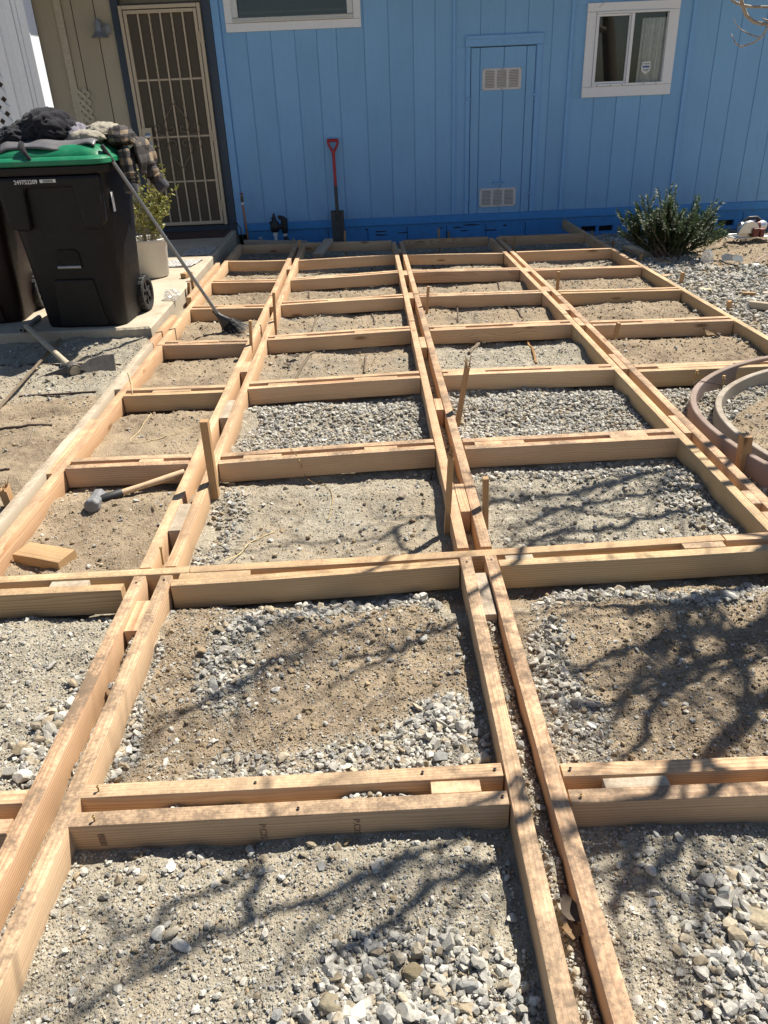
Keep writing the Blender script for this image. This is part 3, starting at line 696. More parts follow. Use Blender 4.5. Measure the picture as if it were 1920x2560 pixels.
def window2():
    w = MB(); x0, x1, z0, z1 = 2.292, 3.212, 1.178, 2.0
    for r in ((x0, x1, z0, 1.272), (x0, x1, 1.925, z1), (x0, 2.385, 1.274, 1.923), (3.122, x1, 1.274, 1.923)): w.box(r[0], r[1], YW - .024, YW + .014, r[2], r[3])
    win = w.obj('window', M_WHITE, house, bevel=.003)
    f = MB()
    for r in ((2.387, 3.12, 1.274, 1.296), (2.387, 3.12, 1.905, 1.923), (2.387, 2.402, 1.298, 1.903), (3.106, 3.12, 1.298, 1.903), (2.735, 2.765, 1.298, 1.903)): f.box(r[0], r[1], YW - .036, YW + .03, r[2], r[3])
    for r in ((2.404, 2.733, 1.298, 1.316), (2.404, 2.733, 1.885, 1.903), (2.404, 2.418, 1.318, 1.883), (2.718, 2.733, 1.318, 1.883)): f.box(r[0], r[1], YW - .02, YW + .012, r[2], r[3])
    f.obj('sash_frame', M_WHITE, win, bevel=.002)
    s = MB()
    for x in (2.44, 2.58, 2.70, 2.92, 3.05): s.box(x - .005, x + .005, YW - .038, YW - .0365, 1.279, 1.286)
    s.obj('weep_slot', M_GASK, win)
    MB().box(2.419, 2.717, YW + .0, YW + .004, 1.317, 1.884).obj('pane', M_GLASS, win)
    MB().box(2.767, 3.104, YW + .016, YW + .020, 1.299, 1.902).obj('pane', M_GLASS, win)
    c = MB(); n = 40; V = []; F = []
    for i in range(n + 1):
        x = 2.865 + .27 * i / n; y = YW + .055 + .018 * math.sin(i * 1.15) + .008 * math.sin(i * 2.7)
        V += [(x, y, 1.29), (x + .01, y, 1.86)]
    F = [(2 * i, 2 * i + 2, 2 * i + 3, 2 * i + 1) for i in range(n)]
    c.add(V, F); k = c.obj('curtain', M_CURT, win, smooth=True)
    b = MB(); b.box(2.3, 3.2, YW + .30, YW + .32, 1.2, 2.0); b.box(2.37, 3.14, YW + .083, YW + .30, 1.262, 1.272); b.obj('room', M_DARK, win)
    # security sticker: a pale shield with a blue name band
    sh = [(-.046, .045), (-.04, .05), (.04, .05), (.046, .045), (.043, .03), (.05, .0), (.043, -.035), (.012, -.055), (0, -.066), (-.012, -.055), (-.043, -.035), (-.05, .0), (-.043, .03)]
    M = Matrix.Translation((2.945, YW + .0155, 1.43)) @ Matrix.Rotation(math.pi / 2, 4, 'X')
    MB().prism(sh, M, .0008).obj('sticker', plain('sticker_white', (.62, .64, .66), .5), win)
    t = MB(); M2 = Matrix.Translation((2.945, YW + .0145, 1.43)) @ Matrix.Rotation(math.pi / 2, 4, 'X')
    for a, b_, c_, d in ((-.034, .034, -.004, .012),): t.prism([(a, c_), (b_, c_), (b_, d), (a, d)], M2, .0004, 0)
    for c_, a in ((.028, .034), (-.024, .03), (-.034, .022)): t.prism([(-a, c_), (a, c_), (a, c_ + .005), (-a, c_ + .005)], M2, .0004, 1)
    t.prism([(-.008, .016), (.008, .016), (0, .025)], M2, .0004, 1)
    t.obj('sticker_print', [M_PRINT, M_PRINTG], win)
window2()

# vented hatch to the water heater
hd = MB()
hd.box(1.146, 1.232, YW - .004, YW + .012, .09, 1.662); hd.box(1.239, 1.477, YW - .004, YW + .012, .09, 1.662); hd.box(1.483, 1.706, YW - .004, YW + .012, .09, 1.662); hd.box(1.714, 1.80, YW - .004, YW + .012, .09, 1.662)
hd.box(1.146, 1.80, YW + .0125, YW + .03, .09, 1.662)
hatch = hd.obj('hatch', M_BLUE, house, bevel=.0015)
fr = MB()
fr.box(1.092, 1.138, YW - .014, YW - .0005, .092, 1.672); fr.box(1.81, 1.862, YW - .014, YW - .0005, .092, 1.672); fr.box(1.085, 1.87, YW - .020, YW - .0005, 1.675, 1.765); fr.box(1.085, 1.87, YW - .026, YW - .021, 1.735, 1.767)
fr.obj('hatch_trim', M_BLUET, house, bevel=.003)
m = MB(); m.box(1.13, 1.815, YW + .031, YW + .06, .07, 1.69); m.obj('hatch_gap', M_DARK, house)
M_VENT = plain('vent_grey_white', (0.56, 0.56, 0.57), 0.5, .05)
for (x0, x1, z0, z1) in ((1.262, 1.662, 1.283, 1.477), (1.257, 1.655, .155, .345)):
    v = MB(); v.box(x0, x1, YW - .011, YW - .005, z0, z1)
    vent = v.obj('vent', M_VENT, hatch, bevel=.0015)
    dk = MB()
    for c in range(3):
        xa = x0 + .028 + c * (x1 - x0 - .03) / 3; xb = xa + (x1 - x0 - .03) / 3 - .028
        for k in range(11):
            z = z0 + .022 + k * (z1 - z0 - .044) / 10.5
            dk.box(xa, xb, YW - .0122, YW - .0112, z, z + .003, 1)
            M = Matrix.Translation(((xa + xb) / 2, YW - .0112, z + .0105)) @ Matrix.Rotation(math.radians(-35), 4, 'X')
            dk.box(-(xb - xa) / 2, (xb - xa) / 2, -.006, .0, -.004, .0, 0, M)
    for x, z in ((x0 + .008, z0 + .008), (x1 - .008, z0 + .008), (x0 + .008, z1 - .008), (x1 - .008, z1 - .008), ((x0 + x1) / 2, z1 - .008), ((x0 + x1) / 2, z0 + .008)):
        dk.lathe([(.0045, 0), (.0045, .003)], 8, (x, YW - .0115, z), 1, Matrix.Rotation(math.pi / 2, 4, 'X'))
    dk.obj('louvre', [M_VENT, M_GASK], hatch)
for x, z in ((1.125, 1.21), (1.80, 1.23), (1.81, .28), (1.125, .24)):
    b = MB(); b.lathe([(.006, 0), (.016, .004), (.016, .012), (.008, .016)], 10, (x, YW - .014, z), 0, Matrix.Rotation(math.pi / 2, 4, 'X')); b.box(x - .02, x + .03, YW - .026, YW - .018, z - .005, z + .005)
    b.obj('latch', M_BLUET, hatch)
m = MB(); m.tube([(1.405, YW - .004, .40), (1.41, YW - .04, .408), (1.46, YW - .045, .412), (1.51, YW - .04, .408), (1.515, YW - .004, .40)], .006, 8); m.box(1.39, 1.53, YW - .007, YW - .004, .385, .402); m.obj('pull_handle', M_BLUET, hatch, smooth=True)

# left part: tan wall, navy casing, security door
TANX = [-3.14, -2.93, -2.86, -2.765, -2.55, -2.385]
for i, (a, b) in enumerate(zip(TANX[:-1], TANX[1:])):
    m = MB()
    if i == 1: m.box(a, b, YW - .02, YW + .012, -.02, ZT).obj('tan_trim', M_TANT, house, bevel=.003)
    else: m.box(a + .004, b - .004, YW, YW + .012, -.02, ZT).obj('siding_board', M_TAN, house, bevel=.002)
MB().box(-6.0, -1.43, YW + .10, YW + .16, -.3, ZT).obj('wall', M_TANT, house)
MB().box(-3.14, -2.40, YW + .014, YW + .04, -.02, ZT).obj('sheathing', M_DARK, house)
MB().box(-3.34, -3.146, YW - .05, YW + .03, -.02, ZT).obj('dark_reveal', plain('dark_reveal_brown', (.07, .06, .045), .7), house)  # added dark strip; its colour stands in for the shaded gap by the post
M_DKW = plain('dark_backdrop_board', (.06, .04, .03), .8, .3, 12)  # dark colour puts the enclosure's shade behind the lattice holes
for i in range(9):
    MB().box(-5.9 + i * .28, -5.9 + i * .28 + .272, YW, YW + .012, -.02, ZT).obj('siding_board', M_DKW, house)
m = MB(); m.box(-2.382, -2.305, YW - .03, YW + .02, -.02, 2.20); m.box(-1.505, -1.418, YW - .03, YW + .02, -.02, 2.20); m.box(-2.382, -1.418, YW - .03, YW + .02, 2.202, ZT); m.box(-2.303, -1.507, YW - .03, YW + .02, -.02, .098); m.obj('door_casing', M_NAVY, house, bevel=.003)
d = MB(); DX0, DX1, DZ0, DZ1 = -2.30, -1.51, .105, 2.135
for r in ((DX0, DX0 + .032, DZ0, DZ1), (DX1 - .032, DX1, DZ0, DZ1), (DX0 + .034, DX1 - .034, DZ1 - .032, DZ1)): d.box(r[0], r[1], YW - .075, YW - .032, r[2], r[3])
door = d.obj('security_door', M_DOOR, house, bevel=.003)
a0, a1 = DX0 + .04, DX1 - .04
l = MB()
for r in ((a0, a0 + .03, DZ0 + .008, DZ1 - .04), (a1 - .03, a1, DZ0 + .008, DZ1 - .04), (a0 + .031, a1 - .031, DZ1 - .07, DZ1 - .04), (a0 + .031, a1 - .031, DZ0 + .008, DZ0 + .04)): l.box(r[0], r[1], YW - .07, YW - .04, r[2], r[3])
l.obj('leaf_frame', M_DOOR, door, bevel=.003)
MB().box(a0 + .03, a1 - .03, YW - .046, YW - .042, DZ0 + .04, DZ1 - .07).obj('screen', M_SCREEN, door)
MB().box(DX0 + .02, DX1 - .02, YW - .02, YW + .04, .1, DZ1 + .02).obj('inner_door', plain('brown_door', (.10, .08, .06), .6), door)
for k in range(5):
    x = a0 + .03 + (a1 - a0 - .06) * (k + 1) / 6
    b = MB()
    if k % 2 == 0: b.box(x - .0075, x + .0075, YW - .064, YW - .049, DZ0 + .04, DZ1 - .07)
    else:
        n = 90; L = []
        for i in range(n + 1):
            z = DZ0 + .04 + (DZ1 - .11 - DZ0) * i / n; t = i * .55
            L.append([(x + .0095 * math.cos(t + q), YW - .0565 + .0095 * math.sin(t + q), z) for q in (0, math.pi / 2, math.pi, 3 * math.pi / 2)])
        b.loft(L)
    b.obj('bar', M_DOOR, door)
for z in (1.50, .98, .55): MB().box(a0 + .03, a1 - .03, YW - .0485, YW - .0465, z - .008, z + .008).obj('cross_bar', M_DOOR, door)
# scrollwork: two hearts tip to tip with curls
xc, zc = (a0 + a1) / 2 + .005, .985
def curl(cx, cz, r, a0_, turns, sgn, n=26):
    return [(cx + sgn * r * (1 - .62 * i / n) * math.cos(a0_ + turns * 2 * math.pi * i / n), YW - .068, cz + r * (1 - .62 * i / n) * math.sin(a0_ + turns * 2 * math.pi * i / n)) for i in range(n + 1)]
sc = MB()
for sg in (-1, 1):
    for up in (1, -1):
        side = [(xc + sg * q[0], YW - .068, zc + up * q[1]) for q in ((.004, .30), (.03, .265), (.075, .21), (.115, .15), (.125, .10), (.11, .055), (.08, .035), (.05, .04), (.033, .065), (.04, .09), (.06, .092), (.066, .075))]
        sc.tube(side, .0048, 6)
        sc.tube([(xc + sg * q[0], YW - .068, zc + up * q[1]) for q in ((.125, .012), (.18, .018), (.225, .04), (.235, .08), (.215, .11), (.185, .105), (.175, .08), (.195, .066))], .0048, 6)
    sc.tube([(xc + sg * q[0], YW - .068, zc + q[1]) for q in ((.002, .29), (.02, .315), (.012, .335))], .0045, 6)
    sc.tube([(xc + sg * q[0], YW - .068, zc - q[1]) for q in ((.002, .29), (.02, .315), (.012, .335))], .0045, 6)
sc.obj('scrollwork', plain('tarnished_scroll', (.20, .15, .105), .5), door, smooth=True)
lk = MB(); lk.box(a0 - .004, a0 + .095, YW - .085, YW - .0645, .84, 1.075); lk.obj('lock_plate', M_DOOR, door, bevel=.004)
for z, r in ((.995, .028), (.905, .030)):
    q = MB(); q.lathe([(r + .006, 0), (r + .006, .006), (r, .008), (r * .95, .022), (r * .55, .030), (r * .2, .031)], 20, (a0 + .05, YW - .0855, z), 0, Matrix.Rotation(math.pi / 2, 4, 'X')); q.obj('lock_knob', M_KNOB, door, smooth=True)
for z in (1.85, .98, .3):
    q = MB(); q.tube([(DX1 - .036, YW - .078, z - .05), (DX1 - .036, YW - .078, z + .05)], .009, 8); q.obj('hinge', M_DOOR, door, smooth=True)
# roof whose eave shades the wall; front edge skewed to set the shade line
rf = MB()
EV = [(-7.0, 8.98), (4.36, 8.27)]
for y0, y1, z0, z1 in ((0, 0, 0, 0),):
    V = [(-7, 8.97, 2.46), (4.36, 8.28, 2.46), (4.36, 11.9, 3.5), (-7, 11.9, 3.5), (-7, 15.6, 2.46), (4.36, 15.6, 2.46)]
    V2 = [(x, y, z + .12) for x, y, z in V]
    rf.add(V + V2, [(0, 3, 2, 1), (3, 4, 5, 2), (6, 7, 8, 9), (9, 8, 11, 10), (0, 1, 7, 6), (1, 2, 8, 7), (2, 5, 11, 8), (5, 4, 10, 11), (4, 3, 9, 10), (3, 0, 6, 9)])
rf.box(4.365, 4.78, YW - .02, 15.1, 2.445, 2.50)
rf.box(-7, -2.3, 7.35, 8.6, 2.60, 2.68)  # unseen porch slab, added to keep the sun off the white post
rf.obj('roof', M_ROOF, house)
sw = MB(); sw.box(4.68, 4.745, YW + .09, 15.0, -.4, 2.44); sw.box(-6, 4.74, 15.02, 15.1, -.4, 2.44); sw.box(-6.1, -6.02, YW, 15.0, -.4, 2.44); sw.obj('side_wall', M_BLUET, house)
MB().add([(4.30, 9.0, 2.44), (4.30, 15.0, 2.44), (4.30, 11.9, 3.46)], [(0, 1, 2)]).obj('gable', M_BLUET, house)

# concrete pad
gp = N('old_concrete'); P = gp.coord('Object')
n1 = gp.noise(P, 2.2, 5, .65); n2 = gp.noise(P, 60, 4, .6)
c = gp.mix(gp.fr(n1, .3, .7), (.34, .28, .20), (.50, .435, .335)); c = gp.mix(gp.fr(n2, .3, .7, 0, .3), c, (.22, .19, .15)); c = gp.mix(gp.fr(gp.noise(P, 5, 5, .7), .58, .75, 0, .6), c, (.20, .13, .07))
gp.bump(n2, .4, .003); M_CONC = gp.out(c, .9)
pd = MB(); L = []
def pad_loop(z, ins):
    rs = random.Random(2); pts = []
    for (xa, ya), (xb, yb) in (((-6, 4.93), (-1.62, 4.975)), ((-1.62, 4.975), (-1.425, 4.99)), ((-1.425, 4.99), (-1.425, 8.94)), ((-1.425, 8.94), (-6, 8.94))):
        n = 14
        for i in range(n):
            u = i / n; pts.append((xa + (xb - xa) * u, ya + (yb - ya) * u + rs.uniform(-.004, .004), z))
    cx, cy = -3.5, 6.9
    return [(x + (ins if x < cx else -ins), y + (ins if y < cy else -ins), z) for x, y, z in pts]
pd.loft([pad_loop(-.3, 0), pad_loop(.028, 0), pad_loop(.040, .012)])
pad = pd.obj('concrete_pad', M_CONC); tag(pad, 'worn concrete porch slab in front of the security door', kind='structure')

# ------------------------------------------------------------------ gravel: every stone is geometry, far too many to count
def ico(sub):
    bm = bmesh.new(); bmesh.ops.create_icosphere(bm, subdivisions=sub, radius=1.0)
    v = np.array([p.co[:] for p in bm.verts]); f = np.array([[q.index for q in t.verts] for t in bm.faces]); bm.free(); return v, f
def octa():
    v = np.array([(1, 0, 0), (-1, 0, 0), (0, 1, 0), (0, -1, 0), (0, 0, 1), (0, 0, -1)], float)
    f = np.array([(0, 2, 4), (2, 1, 4), (1, 3, 4), (3, 0, 4), (2, 0, 5), (1, 2, 5), (3, 1, 5), (0, 3, 5)]); return v, f
R_ = np.random.default_rng(11)
def blocked(x, y, pad):
    b = np.zeros(x.shape, bool)
    for x0, y0, x1, y1, w in FOOT:
        dx, dy = x1 - x0, y1 - y0; L2 = dx * dx + dy * dy
        t = np.clip(((x - x0) * dx + (y - y0) * dy) / max(L2, 1e-9), 0, 1)
        b |= np.hypot(x - x0 - t * dx, y - y0 - t * dy) < w + pad
    return b
PAL = np.array([(.43, .415, .38), (.50, .485, .45), (.36, .355, .34), (.28, .285, .285), (.43, .375, .295), (.34, .285, .21), (.61, .595, .555), (.21, .20, .18), (.40, .39, .36)])
PW = np.array([.22, .17, .14, .08, .12, .07, .10, .04, .06]); PW = PW / PW.sum()
def stones(base, x, y, s, lift=.18, flat=(.55, .95)):
    v, f = base; n = len(x); k = len(v)
    a = R_.normal(size=(n, 4)); a /= np.linalg.norm(a, axis=1)[:, None]; w, i, j, l = a.T
    Rm = np.stack([1 - 2 * (j * j + l * l), 2 * (i * j - l * w), 2 * (i * l + j * w), 2 * (i * j + l * w), 1 - 2 * (i * i + l * l), 2 * (j * l - i * w), 2 * (i * l - j * w), 2 * (j * l + i * w), 1 - 2 * (i * i + j * j)], 1).reshape(n, 3, 3)
    sc = np.stack([R_.uniform(.85, 1.35, n), R_.uniform(.75, 1.1, n), R_.uniform(*flat, n)], 1)
    # lumpy: cut with a few random planes so that faces are broken, not round
    V = np.repeat(v[None], n, 0) * (1 + R_.uniform(-.2, .2, (n, k, 1)))
    if k >= 12:
        for _ in range(8 if k > 12 else 3):
            d = R_.normal(size=(n, 3)); d /= np.linalg.norm(d, axis=1)[:, None]
            h = R_.uniform(.32, .75, (n, 1)); t = np.einsum('nkc,nc->nk', V, d)
            V -= np.maximum(t - h, 0)[:, :, None] * d[:, None, :]
    V = V * sc[:, None, :]
    V = np.einsum('nij,nkj->nki', Rm, V)
    V[:, :, 2] *= .8
    V = V * (s[:, None, None] / 2)
    z = gz(x, y) + s * lift
    V += np.stack([x, y, z], 1)[:, None, :]
    F = (f[None] + (np.arange(n) * k)[:, None, None]).reshape(-1, 3)
    col = PAL[R_.choice(len(PAL), n, p=PW)] * R_.uniform(.75, 1.12, (n, 1))
    br, gr, _ = cover(x, y); clod = R_.random(n) < np.clip(br * .9 - gr * .7, 0, .55)
    col[clod] = np.array((.30, .235, .155)) * R_.uniform(.8, 1.2, (clod.sum(), 1))
    return V.reshape(-1, 3), F, np.repeat(col, k, 0)
def scatter(x0, x1, y0, y1, dens, lo, hi, power, cov, big=False):
    n = int((x1 - x0) * (y1 - y0) * dens)
    x = R_.uniform(x0, x1, n); y = R_.uniform(y0, y1, n)
    br, gr, sz = cover(x, y)
    keep = R_.random(n) < cov(gr)
    x, y, sz = x[keep], y[keep], sz[keep]
    s = (lo + (hi - lo) * R_.random(len(x)) ** power) * np.clip(sz, .7, 1.5)
    ok = ~blocked(x, y, 0) & ~blocked(x, y, 0) if False else None
    bl = np.zeros(len(x), bool)
    for q in range(0, len(x), 20000): bl[q:q + 20000] = blocked(x[q:q + 20000], y[q:q + 20000], s[q:q + 20000] * .42)
    bl |= (x < -1.40) & (y > 4.88) | (y > 8.97)
    # keep to what the place shows: a wide wedge in front of the wall
    bl |= (np.abs(x - .1) > 1.25 + .62 * y)
    return x[~bl], y[~bl], s[~bl]
BIG, MED, SMALL = ico(2), ico(1), octa()
parts_ = []
def put(base, xys, **k): parts_.append(stones(base, *xys, **k))
LG = lambda g: np.clip((g - .12) / .8, .015, 1)
HG = lambda g: np.clip((g - .35) / .6, .0, 1) ** 1.5
put(BIG, scatter(-1.9, 1.9, .5, 2.1, 2000, .017, .040, 2.2, HG), lift=.2)
put(BIG, scatter(-1.9, 1.9, .5, 2.1, 260, .014, .030, 2.0, LG), lift=.16)
put(MED, scatter(-1.9, 1.9, .5, 2.1, 9500, .009, .024, 2.2, HG), lift=.22)
put(MED, scatter(-1.9, 1.9, .5, 2.1, 4500, .005, .022, 2.6, lambda g: np.clip(.12 + g, 0, 1)), lift=.15)
put(SMALL, scatter(-1.9, 1.9, .5, 2.1, 26000, .0035, .009, 1.4, lambda g: np.clip(.18 + g, 0, 1)), lift=.2)
put(MED, scatter(-1.6, 2.3, 2.1, 4.0, 6500, .009, .028, 2.0, HG), lift=.28)
put(MED, scatter(-2.9, 3.0, 2.1, 4.0, 1800, .007, .026, 2.4, lambda g: np.clip(.12 + g, 0, 1)), lift=.18)
put(SMALL, scatter(-2.6, 2.8, 2.1, 4.0, 8000, .004, .010, 1.4, lambda g: np.clip(.12 + g, 0, 1)), lift=.2)
put(MED, scatter(-1.4, 2.25, 4.0, 8.95, 1300, .008, .026, 2.0, lambda g: np.clip(g * 1.1, .05, 1)), lift=.2)
put(SMALL, scatter(-3.2, 4.2, 4.0, 8.95, 2600, .006, .014, 1.4, lambda g: np.clip(.15 + g, 0, 1)), lift=.2)
put(MED, scatter(2.2, 4.6, 4.0, 8.95, 2600, .016, .040, 1.5, lambda g: np.clip((g - .2) / .6, .03, 1)), lift=.35)
put(MED, scatter(-3.0, -1.4, 2.0, 4.9, 420, .010, .040, 2.4, LG), lift=.2)
VV = np.concatenate([p[0] for p in parts_]); CC = np.concatenate([p[2] for p in parts_])
o_ = 0; FF = []
for p in parts_: FF.append(p[1] + o_); o_ += len(p[0])
FF = np.concatenate(FF)
def stone_mat():
    g = N('stone'); at = g.n('ShaderNodeAttribute', attribute_name='tint'); geo = g.t.nodes.new('ShaderNodeNewGeometry'); P = geo.outputs['Position']
    n = g.noise(P, 130, 4, .65); n2 = g.noise(P, 600, 2, .6)
    c = g.mix(g.fr(n, .3, .7), g.mix(1.0, at.outputs['Color'], (.72, .70, .66), 'MULTIPLY'), g.mix(1.0, at.outputs['Color'], (1.12, 1.11, 1.08), 'MULTIPLY'))
    c = g.mix(g.fr(n2, .55, .75, 0, .4), c, (.16, .14, .11))
    g.bump(g.math('ADD', n, n2), .5, .002)
    return g.out(c, .9, Specular_IOR_Level=.2)
M_STONE = stone_mat()
def np_mesh(name, V, F, col, mat):
    me = bpy.data.meshes.new(name)
    me.vertices.add(len(V)); me.vertices.foreach_set('co', V.ravel().astype(np.float32))
    me.loops.add(F.size); me.loops.foreach_set('vertex_index', F.ravel().astype(np.int32))
    me.polygons.add(len(F)); me.polygons.foreach_set('loop_start', (np.arange(len(F)) * F.shape[1]).astype(np.int32))
    me.polygons.foreach_set('use_smooth', np.zeros(len(F), bool))
    a = me.color_attributes.new('tint', 'FLOAT_COLOR', 'POINT')
    a.data.foreach_set('color', np.concatenate([col, np.ones((len(col), 1))], 1).ravel().astype(np.float32))
    me.materials.append(mat); me.update(); me.validate()
    o = bpy.data.objects.new(name, me); COL.objects.link(o); return o
gv = np_mesh('gravel', VV, FF, CC, M_STONE)
tag(gv, 'loose crushed grey and tan gravel strewn over the dirt between the rails', kind='stuff')
print('gravel tris', len(FF))
# single stones large enough to point at
def stone(x, y, size, col, label, seed, flat=.55, rz_=0, sz=(1, .7, .45)):
    v, f = ico(3); r = np.random.default_rng(seed); V = v.copy()
    for _ in range(9):
        d = r.normal(size=3); d /= np.linalg.norm(d); t = V @ d; V -= np.maximum(t - r.uniform(.55, .85), 0)[:, None] * d
    V *= 1 + .05 * (fbm(V[:, 0] * 3 + seed, V[:, 1] * 3 + V[:, 2] * 2, seed) - .5)[:, None]
    V = V * np.array(sz) * size / 2
    c, s_ = math.cos(rz_), math.sin(rz_); V[:, :2] = V[:, :2] @ np.array([[c, s_], [-s_, c]])
    o = np_mesh('stone', V, f, np.repeat(np.array([col]), len(V), 0), M_STONE)
    o.location = (x, y, gz1(x, y) + size * sz[2] * .28)
    tag(o, label, 'stone', 'single larger stones lying on the gravel')
GRY = (.42, .41, .39)
stone(0.674, 0.893, 0.105, (.40, .345, .25), 'large flat tan stone in the white gravel at bottom right', 1, rz_=-0.5, sz=(1, 0.5, 0.3))
stone(0.026, 0.812, 0.042, (.22, .185, .12), 'dark olive brown stone near the bottom middle, left of the middle rails', 2, rz_=0.2, sz=(1, 0.85, 0.7))
stone(-0.126, 0.765, 0.05, (.27, .235, .17), 'rounded brown stone at the bottom edge left of the olive one', 3, rz_=1, sz=(0.8, 1, 0.6))
stone(-0.461, 0.913, 0.036, (.52, .51, .48), 'white stone lying left of two touching stones in the left near bay', 4, rz_=1.2, sz=(1, 0.7, 0.6))
stone(-0.435, 0.914, 0.036, (.37, .33, .27), 'brown stone touching the two white stones in the left near bay', 5, rz_=0.8, sz=(1, 0.6, 0.6))
stone(-0.413, 0.892, 0.048, (.53, .52, .49), 'long white stone right of the brown one in the left near bay', 6, rz_=-0.5, sz=(1, 0.45, 0.45))
stone(-0.875, 1.318, 0.048, (.55, .54, .51), 'chunky white stone outside the left near rail', 7, rz_=0.3, sz=(1, 0.85, 0.7))
stone(-0.788, 1.661, 0.05, (.30, .305, .31), 'blue grey stone wedged beside the left near rail', 8, rz_=0.3, sz=(1, 0.8, 0.6))
stone(0.094, 2.659, 0.04, (.36, .30, .25), 'rosy brown stone in the dirt bay left of the snapped stake', 9, rz_=0.1, sz=(1, 0.75, 0.6))
stone(-0.615, 2.905, 0.04, (.42, .33, .22), 'tan stone against the cross rail beside the tall square stake', 10, rz_=0.2, sz=(1, 0.6, 0.5))
stone(-0.300, 1.591, 0.03, (.55, .55, .53), 'small white stone alone on the brown dirt in the middle bay', 11, rz_=0.2, sz=(1, 0.75, 0.5))
stone(0.113, 1.771, 0.036, (.45, .45, .43), 'pointed grey stone at the right of the middle brown bay', 12, rz_=0.9, sz=(1, 0.7, 0.6))

# ------------------------------------------------------------------ curved bender-board forms round the planting bed
M_BEND1 = wood('purple_grey_bender', (0.27, 0.195, 0.175), (0.17, 0.115, 0.105), grey=.15, dirt=.7, hue=.1, knots=0)
M_BEND2 = wood('silver_bender', (0.33, 0.29, 0.235), (0.20, 0.165, 0.13), grey=.25, dirt=.7, hue=.1, knots=0)
def smooth_path(p, n):
    p = np.array(p, float); d = np.r_[0, np.cumsum(np.hypot(*np.diff(p, axis=0).T))]; t = np.linspace(0, d[-1], n)
    q = np.stack([np.interp(t, d, p[:, 0]), np.interp(t, d, p[:, 1])], 1)
    for _ in range(30): q[1:-1] = q[1:-1] * .5 + (q[:-2] + q[2:]) * .25
    return q
def bender(name, pts, mat, label, zt, seam=None):
    q = smooth_path(pts, 90); tn = np.gradient(q, axis=0); tn /= np.linalg.norm(tn, axis=1)[:, None]; nr = np.stack([-tn[:, 1], tn[:, 0]], 1)
    loops = []
    for i in range(len(q)):
        z = zt + .004 * math.sin(i * .21)
        loops.append([(q[i, 0] + nr[i, 0] * a, q[i, 1] + nr[i, 1] * a, z + b) for a, b in ((-.014, -.11), (.014, -.11), (.014, -.003), (.011, 0), (-.011, 0), (-.014, -.003))])
    m = MB(); m.loft(loops); o = m.obj(name, mat, smooth=True)
    tag(o, label, 'curved form board', 'curved form boards of the planting bed'); FOOT.append
    return o
C1 = [(3.9, 3.55), (3.4, 3.86), (2.75, 4.02), (2.35, 3.98), (2.10, 3.92), (1.99, 3.885), (1.84, 3.815), (1.69, 3.69), (1.59, 3.58), (1.52, 3.47), (1.455, 3.33), (1.425, 3.16), (1.415, 3.05), (1.425, 2.95), (1.455, 2.79), (1.50, 2.61), (1.60, 2.40), (1.85, 2.15)]
C2 = [(3.6, 3.5), (3.1, 3.78), (2.6, 3.86), (2.3, 3.84), (2.04, 3.77), (1.91, 3.705), (1.77, 3.60), (1.70, 3.53), (1.625, 3.42), (1.565, 3.28), (1.545, 3.20), (1.525, 3.06), (1.53, 2.91), (1.56, 2.73), (1.66, 2.5), (1.9, 2.27)]
b1 = bender('curved_form_board', C1, M_BEND1, 'outer purplish bent form board sweeping round the planting bed', .012)
b2 = bender('curved_form_board', C2, M_BEND2, 'inner silvery grey bent form board next to the bare bed soil', -.004)
for par, x, y, z in ((b1, 1.595, 3.60, .012), (b2, 1.71, 3.55, -.004)):
    m = MB(); m.tube([(x, y, z - .03), (x, y, z + .05)], .004, 8); m.lathe([(.008, 0), (.008, .003)], 10, (x, y, z + .049)); m.lathe([(.008, 0), (.008, .003)], 10, (x, y, z + .036))
    m.obj('duplex_nail', M_SCREW, par, smooth=True)
m = MB(); m.tube([(1.565, 3.55, .014), (1.60, 3.585, .017), (1.66, 3.575, .004), (1.715, 3.55, .0)], .0022, 6); m.obj('wire_tie', M_SCREWD, b1)

# ------------------------------------------------------------------ loose timber
def loose(x0, y0, x1, y1, z, label, mat=M_FIR, t=T, h_=HB, name='loose_board', cat='board', group=None, z1=None, foot=True):
    o = board(x0, y0, x1, y1, mat, z, name, t, h_, None, .002, 0, z1, foot); tag(o, label, cat, group); return o
G_L = 'loose timber lying about the yard'
loose(-0.488, 7.787, -0.376, 8.095, -0.045, 'flat grey board lying across the far cross rail, one end on the gravel', z1=0.042, mat=M_GREYW, t=HB, h_=T, group=G_L, foot=False)
loose(-1.300, 8.620, -0.624, 8.397, -0.020, 'shaded board on edge behind the far left cross rail', mat=M_GREYW, group=G_L)
loose(2.467, 8.255, 3.741, 7.952, -0.135, 'long reddish board on edge along the wall behind the rosemary', mat=M_FIRP, group=G_L)
loose(2.491, 7.602, 2.579, 6.780, -0.065, 'loose flat timber half in the shade beside the rosemary', t=HB, h_=T, group=G_L)
loose(2.346, 6.215, 2.434, 6.227, -0.050, 'pale square wood offcut on the gravel outside the right rail', t=.06, h_=.05, group=G_L)
loose(2.601, 5.232, 2.768, 5.089, -0.030, 'pale wood offcut on the white gravel cut by the right edge', mat=M_OLD, t=.05, h_=.045, group=G_L)
loose(2.819, 5.496, 2.934, 5.424, -0.040, 'dark short offcut at the right edge above the pale offcut', mat=M_GREYW, t=.06, h_=.04, group=G_L)
loose(2.720, 5.603, 2.804, 5.574, -0.060, 'thin brown wood sliver on the white gravel', mat=M_STAKE, t=.03, h_=.02, group=G_L)
loose(-1.276, 2.366, -1.091, 2.296, -0.048, 'short honey coloured timber offcut lying flat in the left bay', mat=M_STAKE, t=HB, h_=T, group=G_L)
